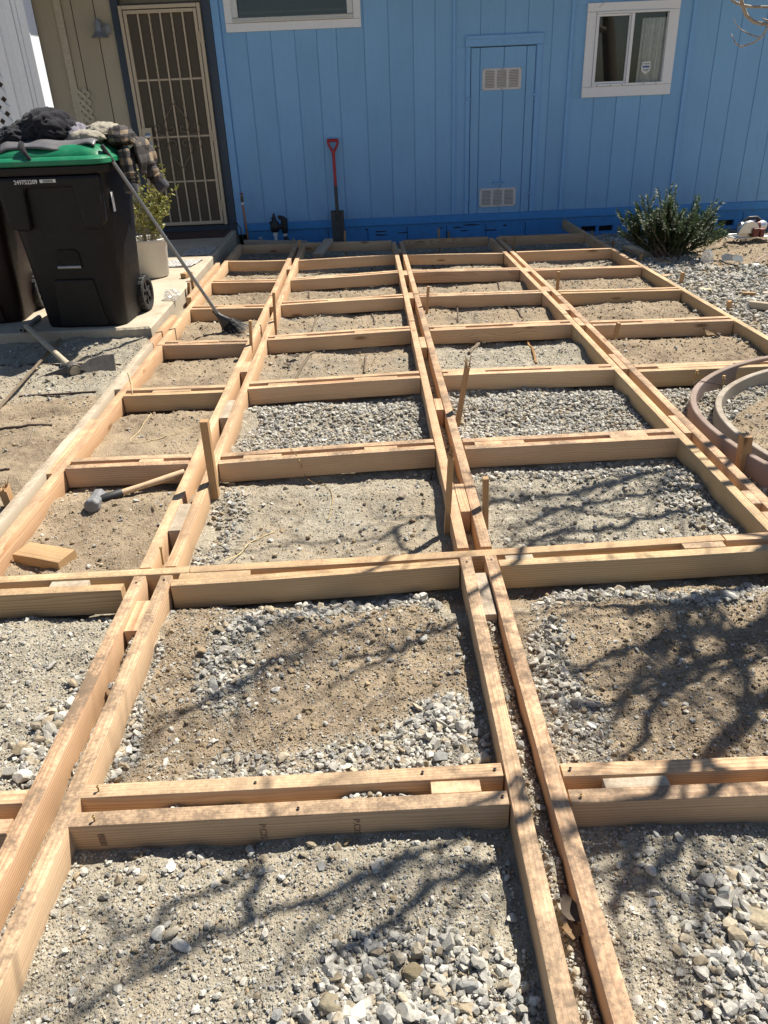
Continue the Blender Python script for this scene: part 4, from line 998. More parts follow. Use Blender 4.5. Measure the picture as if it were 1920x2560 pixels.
loose(-1.505, 6.456, -1.470, 6.543, 0.080, 'small wood block on the slab beside the broom stick', mat=M_STAKE, t=.05, h_=.038, group=G_L, foot=False)

# ------------------------------------------------------------------ wheeled bins
def bin_(name, label, loc, rz_, body_c, lid_c, lidded=True, marks=True):
    MB_ = plain('bin_plastic', body_c, .5, .12, 40, .08, ((.05, .05, .055), .10), Specular_IOR_Level=.3); ML = plain('lid_plastic', lid_c, .35, .10, 30, .05, ((.25, .24, .20), .12))
    MBK = plain('bin_black', (.002, .002, .002), .8)
    t = thing(name, label, 'wheeled bin', loc, rz_); t.scale = (1.2, 1, 1.01)
    m = MB()
    m.loft([rrect(.43, .43, .06, 0, 5), rrect(.445, .445, .075, .015, 5), rrect(.485, .51, .08, .45, 5), rrect(.545, .585, .085, .90, 5), rrect(.55, .59, .085, .925, 5)], cap1=False)
    body = m.obj('body', MB_, t, smooth=True)
    p = MB(); sh = [(-.262, .915), (.262, .915), (.25, .66), (.235, .625), (.205, .61), (.14, .61), (.122, .85), (-.122, .85), (-.14, .61), (-.205, .61), (-.235, .625), (-.25, .66)]
    p.prism(sh, Matrix.Translation((0, -.203, 0)) @ Matrix.Rotation(math.pi / 2, 4, 'X') @ Matrix.Rotation(math.radians(3), 4, 'X'), .078)
    p.obj('front_shoulder', MB_, t, bevel=.018)
    lo = MB(); lo.prism([(-.13, .01), (.13, .01), (.105, .31), (-.105, .31)], Matrix.Translation((0, -.205, 0)) @ Matrix.Rotation(math.pi / 2 + math.radians(4), 4, 'X'), .032)
    lo.obj('lower_panel', MB_, t, bevel=.008)
    s = MB(); s.prism([(-.062, .375), (.062, .375), (.062, .465), (.045, .49), (-.045, .49), (-.062, .465)], Matrix.Translation((0, -.20, 0)) @ Matrix.Rotation(math.pi / 2 + math.radians(4.2), 4, 'X'), .0335 + .0)
    s.obj('black_slot_plate', MBK, t)  # flush black plate; the hand slot's inner shade is put into its colour
    b = MB(); b.tube([(-.062, -.262, .385), (.062, -.262, .385)], .0105, 10); b.obj('grab_bar', plain('bar_grey', (.32, .32, .33), .35, Metallic=.6), t, smooth=True)
    r = MB(); r.loft([rrect(.60, .65, .10, .915, 6), rrect(.612, .662, .10, .925, 6), rrect(.612, .662, .10, .955, 6), rrect(.60, .65, .10, .962, 6)]); r.obj('rim', MB_, t, smooth=True)
    ax = MB(); ax.tube([(-.245, .19, .118), (.245, .19, .118)], .012, 8); ax.obj('axle', MBK, t)
    for sx in (-1, 1):
        Mx = Matrix.Translation((sx * .232, .19, .118)) @ Matrix.Rotation(math.pi / 2, 4, 'Y')
        w = MB(); w.lathe([(.086, -.024), (.112, -.024), (.118, -.016), (.118, .016), (.112, .024), (.086, .024), (.086, -.024)], 36, (0, 0, 0), 0, Mx, False)
        for k in range(36):
            a = k * math.pi / 18; Mk = Mx @ Matrix.Rotation(a, 4, 'Z'); w.box(.116, .1225, -.005, .005, -.02 + .02 * (k % 2), .0 + .02 * (k % 2), 0, Mk)
        wh = w.obj('wheel', plain('tyre_rubber', (.018, .018, .018), .75), t)
        h = MB(); h.lathe([(.02, -.03), (.022, .03), (.01, .032)], 12, (0, 0, 0), 0, Mx)
        for k in range(6): h.box(.015, .09, -.010, .010, -.018, .018, 0, Mx @ Matrix.Rotation(k * math.pi / 3, 4, 'Z'))
        h.lathe([(.078, -.02), (.088, -.02), (.088, .02), (.078, .02), (.078, -.02)], 24, (0, 0, 0), 0, Mx, False)
        h.obj('hub', plain('hub_plastic', (.03, .03, .032), .4), wh)
    hb = MB(); hb.tube([(-.23, .31, .94), (-.22, .36, .975), (.22, .36, .975), (.23, .31, .94)], .014, 8); hb.obj('handle', MB_, t, smooth=True)
    if lidded:
        l = MB(); l.loft([rrect(.622, .676, .105, .963, 6), rrect(.635, .69, .11, .968, 6), rrect(.632, .686, .11, .990, 6), rrect(.60, .65, .10, 1.005, 6), rrect(.585, .60, .09, 1.008, 6, 0, .005), rrect(.57, .585, .09, 1.022, 6, 0, .005), rrect(.46, .46, .08, 1.062, 6, 0, .01), rrect(.40, .40, .08, 1.066, 6, 0, .01)])
        l.obj('lid', ML, t, smooth=True)
    if marks:
        wht = plain('white_marking', (.62, .62, .62), .6); Mt = Matrix.Translation((0, -.2815, 0)) @ Matrix.Rotation(math.pi / 2 + math.radians(3), 4, 'X') @ Matrix.Translation((-.10, .882, 0))
        text_obj('serial_number', '249752209', .032, wht, Mt, t, .0006, .118)
        q = MB(); Mb = Matrix.Translation((0, -.2815, 0)) @ Matrix.Rotation(math.pi / 2 + math.radians(3), 4, 'X') @ Matrix.Translation((.012, .884, 0))
        q.prism([(-.04, -.008), (.04, -.008), (.04, .010), (-.04, .010)], Mb, .0006, 0)
        rs_ = random.Random(4); x = -.025
        while x < .026:
            wd = rs_.choice((.0008, .0014, .002)); q.prism([(x, -.006), (x + wd, -.006), (x + wd, .008), (x, .008)], Matrix.Translation((0, -.0008, 0)) @ Mb, .0004, 1); x += wd + rs_.choice((.001, .0018))
        q.obj('barcode_label', [wht, MBK], t)
        q = MB(); q.box(.2712, .2732, -.20, -.168, .69, .80); q.obj('side_sticker', plain('paper_white', (.8, .8, .8), .5), t)
    return t
BX, BY = -1.845, 5.27
bin_('wheeled_bin', 'black wheeled bin with a bright green lid and white serial number', (BX, BY, .041), math.radians(-4), (.0035, .004, .006), (.008, .165, .072))
bin_('wheeled_bin', 'dark maroon wheeled bin cut by the left picture edge under black fleece', (-2.63, 5.45, .041), math.radians(5), (.011, .003, .0025), (.01, .01, .01), marks=False)

# clothes heaped on the bins
def cloth_mat(name, a, b, fuzz=.8, scale=120):
    g = N(name); co = g.coord(); n = g.noise(co, scale, 4, .7)
    g.bump(n, fuzz, .01); return g.out(g.mix(g.fr(n, .3, .7), a, b), .95, Specular_IOR_Level=.1, Sheen_Weight=.15)
M_FLE = cloth_mat('black_fleece', (.008, .008, .011), (.028, .027, .034))
M_LIL = cloth_mat('lilac_lining', (.17, .16, .20), (.22, .21, .25), .2)
M_SHERPA = cloth_mat('cream_sherpa', (.30, .27, .21), (.46, .42, .34), 1.0, 160)
M_SATIN = plain('grey_satin', (.12, .115, .12), .4, .2, 12)
def plaid():
    g = N('plaid_flannel'); co = g.coord('Generated'); s = g.n('ShaderNodeSeparateXYZ', ins={0: co})
    def stripe(v, f, lo, ph): return g.math('GREATER_THAN', g.math('FRACT', g.math('MULTIPLY_ADD', v, f, ph)), lo)
    u = g.math('ADD', s.outputs[0], g.math('MULTIPLY', s.outputs[1], .25)); v = s.outputs[2]
    a = g.math('ADD', g.math('MULTIPLY', stripe(u, 2.6, .5, .1), .5), g.math('MULTIPLY', stripe(v, 3.0, .5, .2), .5))
    c = g.ramp(a, [(0, (.22, .165, .11)), (.4, (.05, .048, .052)), (.6, (.05, .048, .052)), (1, (.008, .008, .012))])
    n = g.noise(co, 60, 3, .7); c = g.mix(g.fr(n, .3, .7, 0, .35), c, (.15, .13, .11)); g.bump(n, .4, .004)
    return g.out(c, .92, Specular_IOR_Level=.1)
M_PLAID = plaid()
def lump(name, parent, mat, c, rad, seed, amp=.18, rz_=0, sub=5):
    v, f = ico(sub); r = fbm(v[:, 0] * 2 + v[:, 2] * 1.3 + seed, v[:, 1] * 2 - v[:, 2] + seed * 3, seed, 4, .55)
    v = v * (1 + amp * 2 * (r - .5))[:, None]
    fold = np.abs(fbm(v[:, 0] * 3.0 + 5, v[:, 1] * 3 + v[:, 2] * 3, seed + 9, 2) - .5)
    v = v * (1 - .55 * amp * np.clip(1 - fold * 9, 0, 1))[:, None]
    v[:, 2] = np.where(v[:, 2] < 0, v[:, 2] * .45, v[:, 2]); v = v * np.array(rad)
    k, s_ = math.cos(rz_), math.sin(rz_); v[:, :2] = v[:, :2] @ np.array([[k, s_], [-s_, k]])
    return mesh_obj(name, v + np.array(c), [tuple(q) for q in f], mat, parent, True)
fl = thing('fleece_jacket', 'black fluffy jacket with a lilac lining heaped on the green lid', 'jacket', (-1.95, 5.3, 1.12))
lump('fleece', fl, M_FLE, (.02, .05, .05), (.20, .19, .135), 3, .22); lump('lining', fl, M_LIL, (.20, .02, .02), (.085, .10, .085), 8, .12)
lump('sleeve', fl, M_FLE, (-.16, -.02, .02), (.13, .12, .085), 12, .2)
f2 = lump('fleece_blanket', None, M_FLE, (-2.42, 5.42, 1.09), (.34, .30, .13), 21, .2); tag(f2, 'flat black fleece blanket over the maroon bin at the left edge', 'blanket')
def sheet(name, parent, mat, fn, nu, nv, thick=.008):
    V = [fn(i / nu, j / nv) for i in range(nu + 1) for j in range(nv + 1)]
    F = [(i * (nv + 1) + j, (i + 1) * (nv + 1) + j, (i + 1) * (nv + 1) + j + 1, i * (nv + 1) + j + 1) for i in range(nu) for j in range(nv)]
    o = mesh_obj(name, V, F, mat, parent, True); s = o.modifiers.new('thick', 'SOLIDIFY'); s.thickness = thick; s.offset = 1; return o
def satin(u, v):
    x = -2.13 + .56 * u; y = 5.02 + .30 * v + .02 * math.sin(u * 9); z = 1.130 + .006 * math.sin(u * 14 + v * 5) + .004 * math.sin(v * 17 + u * 3)
    if v < .1: z -= .012 + .01 * math.sin(u * 12)
    edge = max(0, abs(x + 1.845) - .245); z -= min(.10, edge * .36) + max(0, 5.07 - y) * .45
    return (x, y, z)
st = sheet('satin_liner', None, M_SATIN, satin, 40, 14); tag(st, 'thin grey satin garment spread flat under the clothes on the green lid', 'garment')
m = MB(); m.tube([(-1.99, 5.03, 1.135), (-1.985, 5.0, 1.115), (-1.96, 4.975, 1.085), (-1.935, 4.95, 1.06), (-1.925, 4.945, 1.045)], [.016, .02, .014, .011, .009], 8); m.obj('pull_tab', M_FLE, st, smooth=True)
pj = thing('plaid_jacket', 'tan and black plaid jacket draped over the right side of the green lid', 'jacket', (0, 0, 0))
def drape(u, v):
    # over the lid, then down its right side
    L = .14 + u * .46; y = 5.20 + .32 * v + .03 * math.sin(u * 5 + v * 3)
    w = .010 * math.sin(v * 16 + u * 4) + .008 * math.sin(u * 22 + v * 7)
    if L < .36: x, z = -1.80 + L, 1.13 + .045 * math.sin(min(1, u * 2.6) * math.pi) + w * .8
    else:
        t = (L - .36) / .36; a = min(1, t * 2.2) * math.pi / 2
        x = -1.44 + .075 * math.sin(a) + w; z = 1.115 - .075 * (1 - math.cos(a)) - max(0, t - .45) * .40 - .05 * t * math.sin(v * 6)
    return (x, y, z)
sheet('body', pj, M_PLAID, drape, 44, 24, .014)
lump('lining_fold', pj, M_SHERPA, (-1.66, 5.20, 1.14), (.13, .09, .05), 31, .2, -.4, 4)
lump('hood_fold', pj, M_SHERPA, (-1.585, 5.33, 1.165), (.11, .14, .06), 37, .2, .5, 4)
lump('hood_shell', pj, M_PLAID, (-1.49, 5.32, 1.12), (.10, .15, .085), 39, .22, .3, 4)
for nm, pts, rad in (('sleeve', [(-1.46, 5.20, 1.06), (-1.43, 5.17, .95), (-1.43, 5.16, .90), (-1.43, 5.15, .87)], [.048, .048, .044, .04]), ('sleeve', [(-1.42, 5.36, 1.07), (-1.36, 5.34, .98), (-1.325, 5.33, .91), (-1.29, 5.32, .86)], [.055, .052, .046, .040])):
    m = MB(); n = 14; P3 = []
    for i in range(n + 1):
        u = i / n * (len(pts) - 1); k = min(int(u), len(pts) - 2); P3.append(Vector(pts[k]).lerp(Vector(pts[k + 1]), u - k))
    rr = [np.interp(i / n * (len(rad) - 1), range(len(rad)), rad) * (1 + .10 * math.sin(i * 2.4)) for i in range(n + 1)]
    m.tube(P3, rr, 14); sl = m.obj(nm, M_PLAID, pj, smooth=True)
    e = P3[-1]; d = (P3[-1] - P3[-3]).normalized()
    c = MB(); c.tube([e - d * .005, e + d * .018, e + d * .04], [rr[-1] * 1.04, rr[-1] * 1.05, rr[-1] * .9], 14); c.obj('cuff', cloth_mat('cuff_knit', (.03, .03, .04), (.09, .09, .10), .5), sl, smooth=True)

# broom
br_ = thing('broom', 'broom with a grey metal stick leaning on the bin, black bristles on the dirt', 'broom', (0, 0, 0))
BT, BB, BE = Vector((-1.518, 5.020, 1.096)), Vector((-1.025, 5.25, .025)), Vector((-.915, 5.225, -.10))
m = MB(); m.tube([BT, BB], .0115, 12); m.obj('stick', plain('grey_metal_stick', (.22, .225, .235), .35, .1, 20, Metallic=.6), br_, smooth=True)
m = MB(); dd = (BB - BT).normalized(); m.tube([BT - dd * .012, BT + dd * .09], .0135, 12); m.obj('grip', M_GASK, br_, smooth=True)
ax = (BE - BB).normalized(); sd_ = Vector((.70, -.35, .55)).normalized(); sd_ = (sd_ - ax * sd_.dot(ax)).normalized(); nn = ax.cross(sd_)
m = MB(); loops = []
for u, wv, tv in ((-.05, .016, .016), (.0, .020, .018), (.03, .035, .022), (.075, .062, .024), (.08, .060, .022)):
    c = BB + ax * u; loops.append([tuple(c + sd_ * wv * math.cos(a) + nn * tv * math.sin(a)) for a in np.linspace(0, 2 * math.pi, 13)[:-1]])
m.loft(loops); m.obj('cap', plain('black_broom_cap', (.025, .025, .028), .5), br_, smooth=True)
m = MB(); rs = random.Random(8)
for k in range(260):
    a, b = rs.uniform(-1, 1), rs.uniform(-1, 1); s0 = BB + ax * .07 + sd_ * .055 * a + nn * .016 * b
    e = BB + ax * rs.uniform(.16, .20) + sd_ * (.115 * a + rs.uniform(-.01, .01)) + nn * (.04 * b)
    m.tube([s0, (s0 + e) / 2 + nn * rs.uniform(-.004, .004), e], [.0013, .0012, .0009], 3, cap=False)
o = m.obj('bristles', plain('black_bristle', (.03, .032, .036), .5), br_); o['kind'] = 'stuff'

# mattock
mt = thing('pick_mattock', 'rusty grey pick mattock with a wooden handle lying against the slab edge', 'mattock', (0, 0, 0))
M_IRON = plain('old_iron', (.10, .09, .08), .6, .25, 30, .3, ((.17, .13, .09), .5), Metallic=.35)
H0, H1 = Vector((-2.225, 5.0, .075)), Vector((-1.735, 4.38, -.045))
m = MB(); hd_ = (H1 - H0).normalized()
m.tube([H0, H0.lerp(H1, .3), H0.lerp(H1, .8), H0.lerp(H1, .93), H1], [.019, .0175, .019, .024, .031], 14); m.obj('handle', plain('grey_hickory', (.40, .34, .25), .7, .2, 40, .2, ((.15, .12, .09), .5)), mt, smooth=True)
hc = H0.lerp(H1, .955); m = MB(); m.tube([hc - hd_ * .045, hc - hd_ * .03, hc + hd_ * .025, hc + hd_ * .032], [.032, .040, .043, .040], 16)
X_ = Vector((1, .13, .05)).normalized()
def flatbar(m, pts, ws, ts, wdir):
    loops = []
    for i, p in enumerate(pts):
        d = (Vector(pts[min(i + 1, len(pts) - 1)]) - Vector(pts[max(i - 1, 0)])).normalized(); w = (Vector(wdir) - d * d.dot(Vector(wdir))).normalized(); t = d.cross(w)
        loops.append([tuple(Vector(p) + w * ws[i] * a + t * ts[i] * b) for a, b in ((-1, -1), (1, -1), (1, 1), (-1, 1))])
    m.loft(loops)
flatbar(m, [hc - X_ * .02, hc - X_ * .06 + Vector((0, 0, -.008)), hc - X_ * .14 + Vector((0, -.005, -.018)), hc - X_ * .24 + Vector((0, -.02, -.03))], [.024, .020, .013, .003], [.018, .014, .010, .003], (0, .2, 1))
flatbar(m, [hc + X_ * .03, hc + X_ * .06, hc + X_ * .10, hc + X_ * .18, hc + X_ * .245], [.012, .02, .046, .062, .060], [.014, .012, .007, .005, .003], (-.1, .55, .83))
m.obj('head', M_IRON, mt, bevel=.003)

# sledge hammer
sl = thing('sledge_hammer', 'small steel sledge hammer with a wooden handle lying in the left bay', 'hammer', (0, 0, 0))
hp = Vector((-1.125, 2.735, -.062)); ha = Vector((.06, -1, .12)).normalized(); pd_ = Vector((1, .33, .10)).normalized()
m = MB(); s2 = ha.cross(Vector((0, 0, 1))).normalized(); s3 = s2.cross(ha)
loops = []
for u, k in ((-.068, .74), (-.062, .98), (-.043, 1), (-.025, .92), (.025, .92), (.043, 1), (.062, .98), (.068, .74)):
    loops.append([tuple(hp + ha * u + s2 * .0295 * k * math.cos(a) * 1.08 + s3 * .0295 * k * math.sin(a) * 1.08) for a in np.linspace(math.pi / 8, 2 * math.pi + math.pi / 8, 9)[:-1]])
m.loft(loops); m.obj('head', plain('scuffed_steel', (.20, .205, .21), .5, .2, 40, .15, ((.42, .40, .36), .5), Metallic=.3), sl, bevel=.002)
e0 = hp + pd_ * .02; e1 = hp + Vector((.325, .165, .03))
m = MB(); dq = (e1 - e0); m.tube([e0, e0 + dq * .06, e0 + dq * .24, e0 + dq * .25], [.016, .0185, .0175, .015], 12); m.obj('rubber_collar', M_GASK, sl, smooth=True)
m = MB(); m.tube([e0 + dq * .22, e0 + dq * .5, e0 + dq * .8, e1], [.0135, .0125, .0145, .0155], 12); h_ = m.obj('handle', plain('ash_handle', (.52, .36, .22), .55, .15, 30, .1), sl, smooth=True)

# spade against the wall
sp = thing('spade', 'red D handled spade with a dark blade leaning on the blue wall', 'spade', (0, 0, 0))
zt, zb = .895, -.215; top = Vector((-.305, 8.965, zt)); bot = Vector((-.298, 8.80, zb)); ax = (bot - top).normalized()
M_RED = plain('red_fibreglass', (.36, .012, .018), .35, .06)
M_BLD = plain('dark_spade_steel', (.045, .047, .05), .5, .25, 25, .1, ((.14, .12, .10), .5), Metallic=.4)
m = MB(); X1 = Vector((1, 0, 0)); P = lambda a, x: top + ax * a + X1 * x
m.tube([P(.012, -.058), P(.012, .058)], .0155, 12); m.tube([P(.012, -.052), P(.05, -.047), P(.085, -.028), P(.12, -.006)], [.013, .012, .013, .016], 10); m.tube([P(.012, .052), P(.05, .047), P(.085, .028), P(.12, .006)], [.013, .012, .013, .016], 10)
m.obj('grip', M_RED, sp, smooth=True)
m = MB(); m.tube([P(.105, 0), P(.2, 0), P(.46, 0)], [.019, .0165, .0165], 12); m.obj('shaft', M_RED, sp, smooth=True)
m = MB(); m.tube([P(.455, 0), P(.5, 0), P(.71, 0), P(.80, 0)], [.018, .0185, .018, .010], 12); m.obj('socket', M_BLD, sp, smooth=True)
m = MB(); nb = ax.cross(X1); V = []; F = []
pr = [(.705, .068), (.72, .070), (.80, .070), (.95, .068), (1.07, .060), (1.105, .045)]
loops = []
for a, w in pr: loops.append([tuple(P(a, x * w) + nb * (.010 * (x * x - 1) + th)) for x, th in ((-1, 0), (-.6, 0), (0, 0), (.6, 0), (1, 0), (1, .003), (.6, .003), (0, .003), (-.6, .003), (-1, .003))])
m.loft(loops); m.tube([P(.703, -.070) - nb * .004, P(.703, .070) - nb * .004], .006, 6); m.obj('blade', M_BLD, sp)

# hose bib, valve, cup
hb = thing('hose_bib', 'standing copper water pipe with a small red tap at the corner', 'tap', (-1.315, 8.90, -.2))
M_COP = plain('copper_pipe', (.35, .18, .12), .4, .2, 30, Metallic=.6)
m = MB(); m.tube([(.02, 0, 0), (0, 0, .5)], .0115, 10); m.obj('pipe', M_COP, hb, smooth=True)
m = MB(); m.lathe([(.013, .50), (.014, .525), (.012, .53)], 12); m.obj('collar', M_WHITE, hb)
m = MB(); m.lathe([(.013, .53), (.017, .54), (.017, .575), (.010, .585), (.008, .605)], 12); m.tube([(0, 0, .56), (0, -.03, .562), (.005, -.05, .545), (.008, -.055, .53)], [.011, .011, .011, .013], 10); m.obj('valve_body', plain('old_brass', (.16, .12, .06), .5, Metallic=.6), hb, smooth=True)
m = MB(); m.lathe([(.022, .605), (.024, .609), (.022, .613)], 10); m.obj('hand_wheel', plain('red_tap_wheel', (.35, .02, .02), .5), hb)
hs = MB(); hs.tube([(-1.45, 8.93, .105), (-1.40, 8.90, .115), (-1.365, 8.86, .07), (-1.35, 8.83, -.04), (-1.33, 8.84, -.13), (-1.28, 8.86, -.17)], .006, 8); o = hs.obj('black_cable', M_GASK, smooth=True); tag(o, 'thin dark cable curling over the slab corner beside the copper pipe', 'cable')
va = thing('irrigation_valve', 'black irrigation valve on white plastic pipes in front of the wall', 'valve', (-.985, 8.82, -.22))
M_BLK = plain('black_pvc', (.012, .012, .014), .45); M_PVC = plain('white_pvc', (.62, .63, .64), .45)
m = MB(); m.tube([(0, 0, 0), (0, 0, .24)], .018, 12); m.lathe([(.024, .12), (.024, .15)], 12); m.lathe([(.026, .20), (.026, .24)], 12); m.tube([(.105, 0, 0), (.105, 0, .22)], .016, 12); m.lathe([(.022, .19), (.022, .225)], 12, (.105, 0, 0)); m.obj('riser', M_PVC, va, smooth=True)
m = MB(); m.lathe([(.03, .235), (.045, .25), (.05, .29), (.045, .34), (.025, .36), (.018, .40), (.008, .43)], 14); m.tube([(0, 0, .29), (.06, 0, .29), (.10, 0, .30)], .025, 12); m.lathe([(.028, .22), (.036, .26), (.036, .37), (.022, .385)], 14, (.105, 0, 0)); m.tube([(.045, 0, .38), (.06, 0, .385), (.105, 0, .375)], .022, 10)
m.tube([(.10, -.02, .19), (.14, -.03, .12), (.18, -.04, .05)], [.02, .03, .026], 12); m.tube([(-.02, -.02, .35), (-.05, -.03, .33)], .012, 8); m.tube([(-.01, -.02, .39), (-.03, -.03, .375)], .008, 8); m.obj('valve_body', M_BLK, va, smooth=True)
m = MB(); m.tube([(-.05, -.01, .10), (-.045, -.02, .05), (0, -.03, .03), (.05, -.03, .08), (.08, -.03, .14)], .005, 6); m.obj('wire', plain('blue_wire', (.03, .05, .20), .5), va, smooth=True)
m = MB(); m.lathe([(.019, 0), (.024, .055), (.0225, .055), (.018, .004), (.001, .004)], 18, (-1.155, 8.86, gz1(-1.155, 8.86) + .10)); o = m.obj('capped_pipe', plain('milky_plastic', (.42, .48, .55), .4, Alpha=.85), smooth=True); tag(o, 'capped plastic pipe stub by the skirting between copper pipe and black valve', 'pipe stub')
m = MB(); m.tube([(-1.155, 8.86, -.22), (-1.155, 8.86, gz1(-1.155, 8.86) + .10)], .016, 10); q = m.obj('pipe_stub', M_PVC, o, smooth=True)

# wall lamp
lp = thing('porch_lamp', 'small galvanised barn lamp on the tan wall left of the door', 'wall lamp', (-2.50, 8.99, 1.95))
m = MB(); m.lathe([(.055, 0), (.055, .012), (.02, .016)], 20, (.03, 0, 0), 0, Matrix.Rotation(math.pi / 2, 4, 'X')); m.obj('wall_plate', M_GALV, lp, smooth=True)
m = MB(); m.tube([(.03, -.01, .02), (.01, -.05, .075), (-.01, -.09, .085), (-.012, -.10, .05)], .009, 8); m.obj('arm', M_GALV, lp, smooth=True)
m = MB(); m.lathe([(.016, .085), (.022, .06), (.032, .04), (.036, -.01), (.045, -.03), (.07, -.055), (.085, -.07), (.083, -.073), (.04, -.035), (.03, -.01)], 24, (-.012, -.10, 0)); m.obj('shade', M_GALV, lp, smooth=True)

# white porch post with lattice, offcut of lattice, mat
pp = thing('porch_post', 'white boxed porch post with moulded edges at the left edge', 'porch post', (-2.83, 7.6, .04))
MB().box(-.15, .145, -.10, .10, 0, 2.62).obj('core', M_WHITE, pp, bevel=.004)
for a, b, y in ((-.155, -.085, -.118), (-.02, .045, -.113), (.09, .152, -.118), (.05, .085, -.109)): MB().box(a, b, y, -.1005, 0, 2.6).obj('moulding', M_WHITE, pp, bevel=.004)
def lattice(root, x0, x1, z0, z1, step, w, mat, y=0.0):
    for s_ in (1, -1):
        c = (x0 - (z1 - z0)) if s_ == 1 else x0
        while c < (x1 if s_ == 1 else x1 + (z1 - z0)):
            # line x = c + s*(z - z0), clipped
            za, zb = z0, z1
            xa, xb = c, c + s_ * (z1 - z0)
            def clip(xa, za, xb, zb):
                if xa == xb: return None
                t0, t1 = 0, 1
                for lim, sg in ((x0, 1), (x1, -1)):
                    fa, fb_ = sg * (xa - lim), sg * (xb - lim)
                    if fa < 0 and fb_ < 0: return None
                    if fa < 0: t0 = max(t0, fa / (fa - fb_))
                    if fb_ < 0: t1 = min(t1, fa / (fa - fb_))
                return (t0, t1) if t1 - t0 > .02 else None
            r = clip(xa, za, xb, zb)
            if r:
                p = Vector((xa + (xb - xa) * r[0], 0, za + (zb - za) * r[0])); q = Vector((xa + (xb - xa) * r[1], 0, za + (zb - za) * r[1]))
                d = (q - p).normalized(); nrm = Vector((-d.z, 0, d.x)) * w / 2; yy = y + (.004 if s_ == 1 else -.004)
                mm = MB(); V = [p - nrm, p + nrm, q + nrm, q - nrm]
                mm.add([(v.x, yy - .003, v.z) for v in V] + [(v.x, yy + .003, v.z) for v in V], [(0, 1, 2, 3), (7, 6, 5, 4), (0, 4, 5, 1), (1, 5, 6, 2), (2, 6, 7, 3), (3, 7, 4, 0)])
                mm.obj('slat', mat, root)
            c += step
la = thing('lattice_screen', 'white diagonal lattice screen left of the porch post', 'lattice', (0, 7.62, 0)); lattice(la, -3.75, -2.99, .1, 2.55, .112, .042, M_WHITE)
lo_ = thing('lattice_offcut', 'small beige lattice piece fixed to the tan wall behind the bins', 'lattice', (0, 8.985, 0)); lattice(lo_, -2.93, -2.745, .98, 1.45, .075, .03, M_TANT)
m = MB(); m.box(-2.22, -1.48, 8.45, 8.90, .0405, .052); o = m.obj('door_mat', plain('brown_coir_mat', (.07, .035, .025), .95, .4, 200, .6), bevel=.003); tag(o, 'dark red brown door mat in the shade under the security door', 'door mat')
for z in range(1):
    q = MB()
    for a in ((-2.18, -1.52, 8.48, 8.492), (-2.18, -1.52, 8.858, 8.87), (-2.18, -2.168, 8.494, 8.856), (-1.532, -1.52, 8.494, 8.856)): q.box(a[0], a[1], a[2], a[3], .0522, .0535)
    q.obj('border', plain('mat_border', (.02, .012, .01), .95), o)

# bucket planter
bk = thing('bucket_planter', 'white plastic bucket used as a planter beside the black bin', 'planter', (-1.785, 6.60, .041))
m = MB(); m.lathe([(.105, 0), (.122, .004), (.133, .016), (.150, .225), (.153, .23), (.153, .247), (.157, .252), (.157, .272), (.161, .277), (.161, .302), (.157, .306), (.151, .300), (.150, .265)], 40); m.obj('bucket', plain('bucket_plastic', (.56, .535, .48), .45, .06, 12, 0, ((.32, .28, .22), .35)), bk, smooth=True)
m = MB(); m.lathe([(.149, .255), (.05, .265), (.01, .267)], 20); m.obj('soil', plain('potting_soil', (.06, .045, .03), .95), bk)
def leafy(rs, stems, leafn, size, M_l):
    V = []; F = []
    for pts in stems:
        L = len(pts)
        for k in range(leafn):
            u = rs.uniform(.25, 1) * (L - 1); i = min(int(u), L - 2); p = pts[i].lerp(pts[i + 1], u - i)
            d = Vector((rs.gauss(0, 1), rs.gauss(0, 1), rs.gauss(.3, .6))).normalized(); w = d.cross(Vector((rs.gauss(0, 1), rs.gauss(0, 1), rs.gauss(0, 1)))).normalized()
            s_ = size * rs.uniform(.6, 1.3); n = len(V)
            V += [p, p + d * s_ * .5 + w * s_ * .28, p + d * s_, p + d * s_ * .5 - w * s_ * .28]; F += [(n, n + 1, n + 2, n + 3)]
    return V, F
def leaf_mat(name, a, b):
    g = N(name); geo = g.t.nodes.new('ShaderNodeNewGeometry'); c = g.mix(geo.outputs['Random Per Island'], a, b)
    g.out(c, .55); d = g.n('ShaderNodeBsdfTranslucent'); g.put(d.inputs[0], c); mx = g.t.nodes.new('ShaderNodeMixShader'); mx.inputs[0].default_value = .3
    g.t.links.new(g.b.outputs[0], mx.inputs[1]); g.t.links.new(d.outputs[0], mx.inputs[2]); g.t.links.new(mx.outputs[0], g.t.nodes['Material Output'].inputs[0]); return g.m
M_LEAF = leaf_mat('yellow_green_leaf', (.13, .17, .03), (.32, .30, .08)); M_STEM = plain('dry_stem', (.28, .22, .12), .8)
rs = random.Random(12); stems = []; m = MB()
for k in range(34):
    a = rs.uniform(0, 6.28); r0 = rs.uniform(0, .10); hgt = rs.uniform(.2, .5) if k > 14 else rs.uniform(.55, .85); lean = rs.uniform(.05, .25)
    b = Vector((r0 * math.cos(a), r0 * math.sin(a), .26)); pts = [b]
    if k == 0: lean, a, hgt = .38, -.1, .42
    for i in range(1, 6): pts.append(b + Vector((math.cos(a) * lean * (i / 5) ** 1.2 + rs.gauss(0, .012), math.sin(a) * lean * (i / 5) ** 1.2 + rs.gauss(0, .012), hgt * i / 5)))
    m.tube(pts, [.0035, .003, .0028, .0024, .002, .0012], 5); stems.append(pts)
m.obj('stems', M_STEM, bk); V, F = leafy(rs, stems, 34, .036, None); mesh_obj('leaves', V, F, M_LEAF, bk)
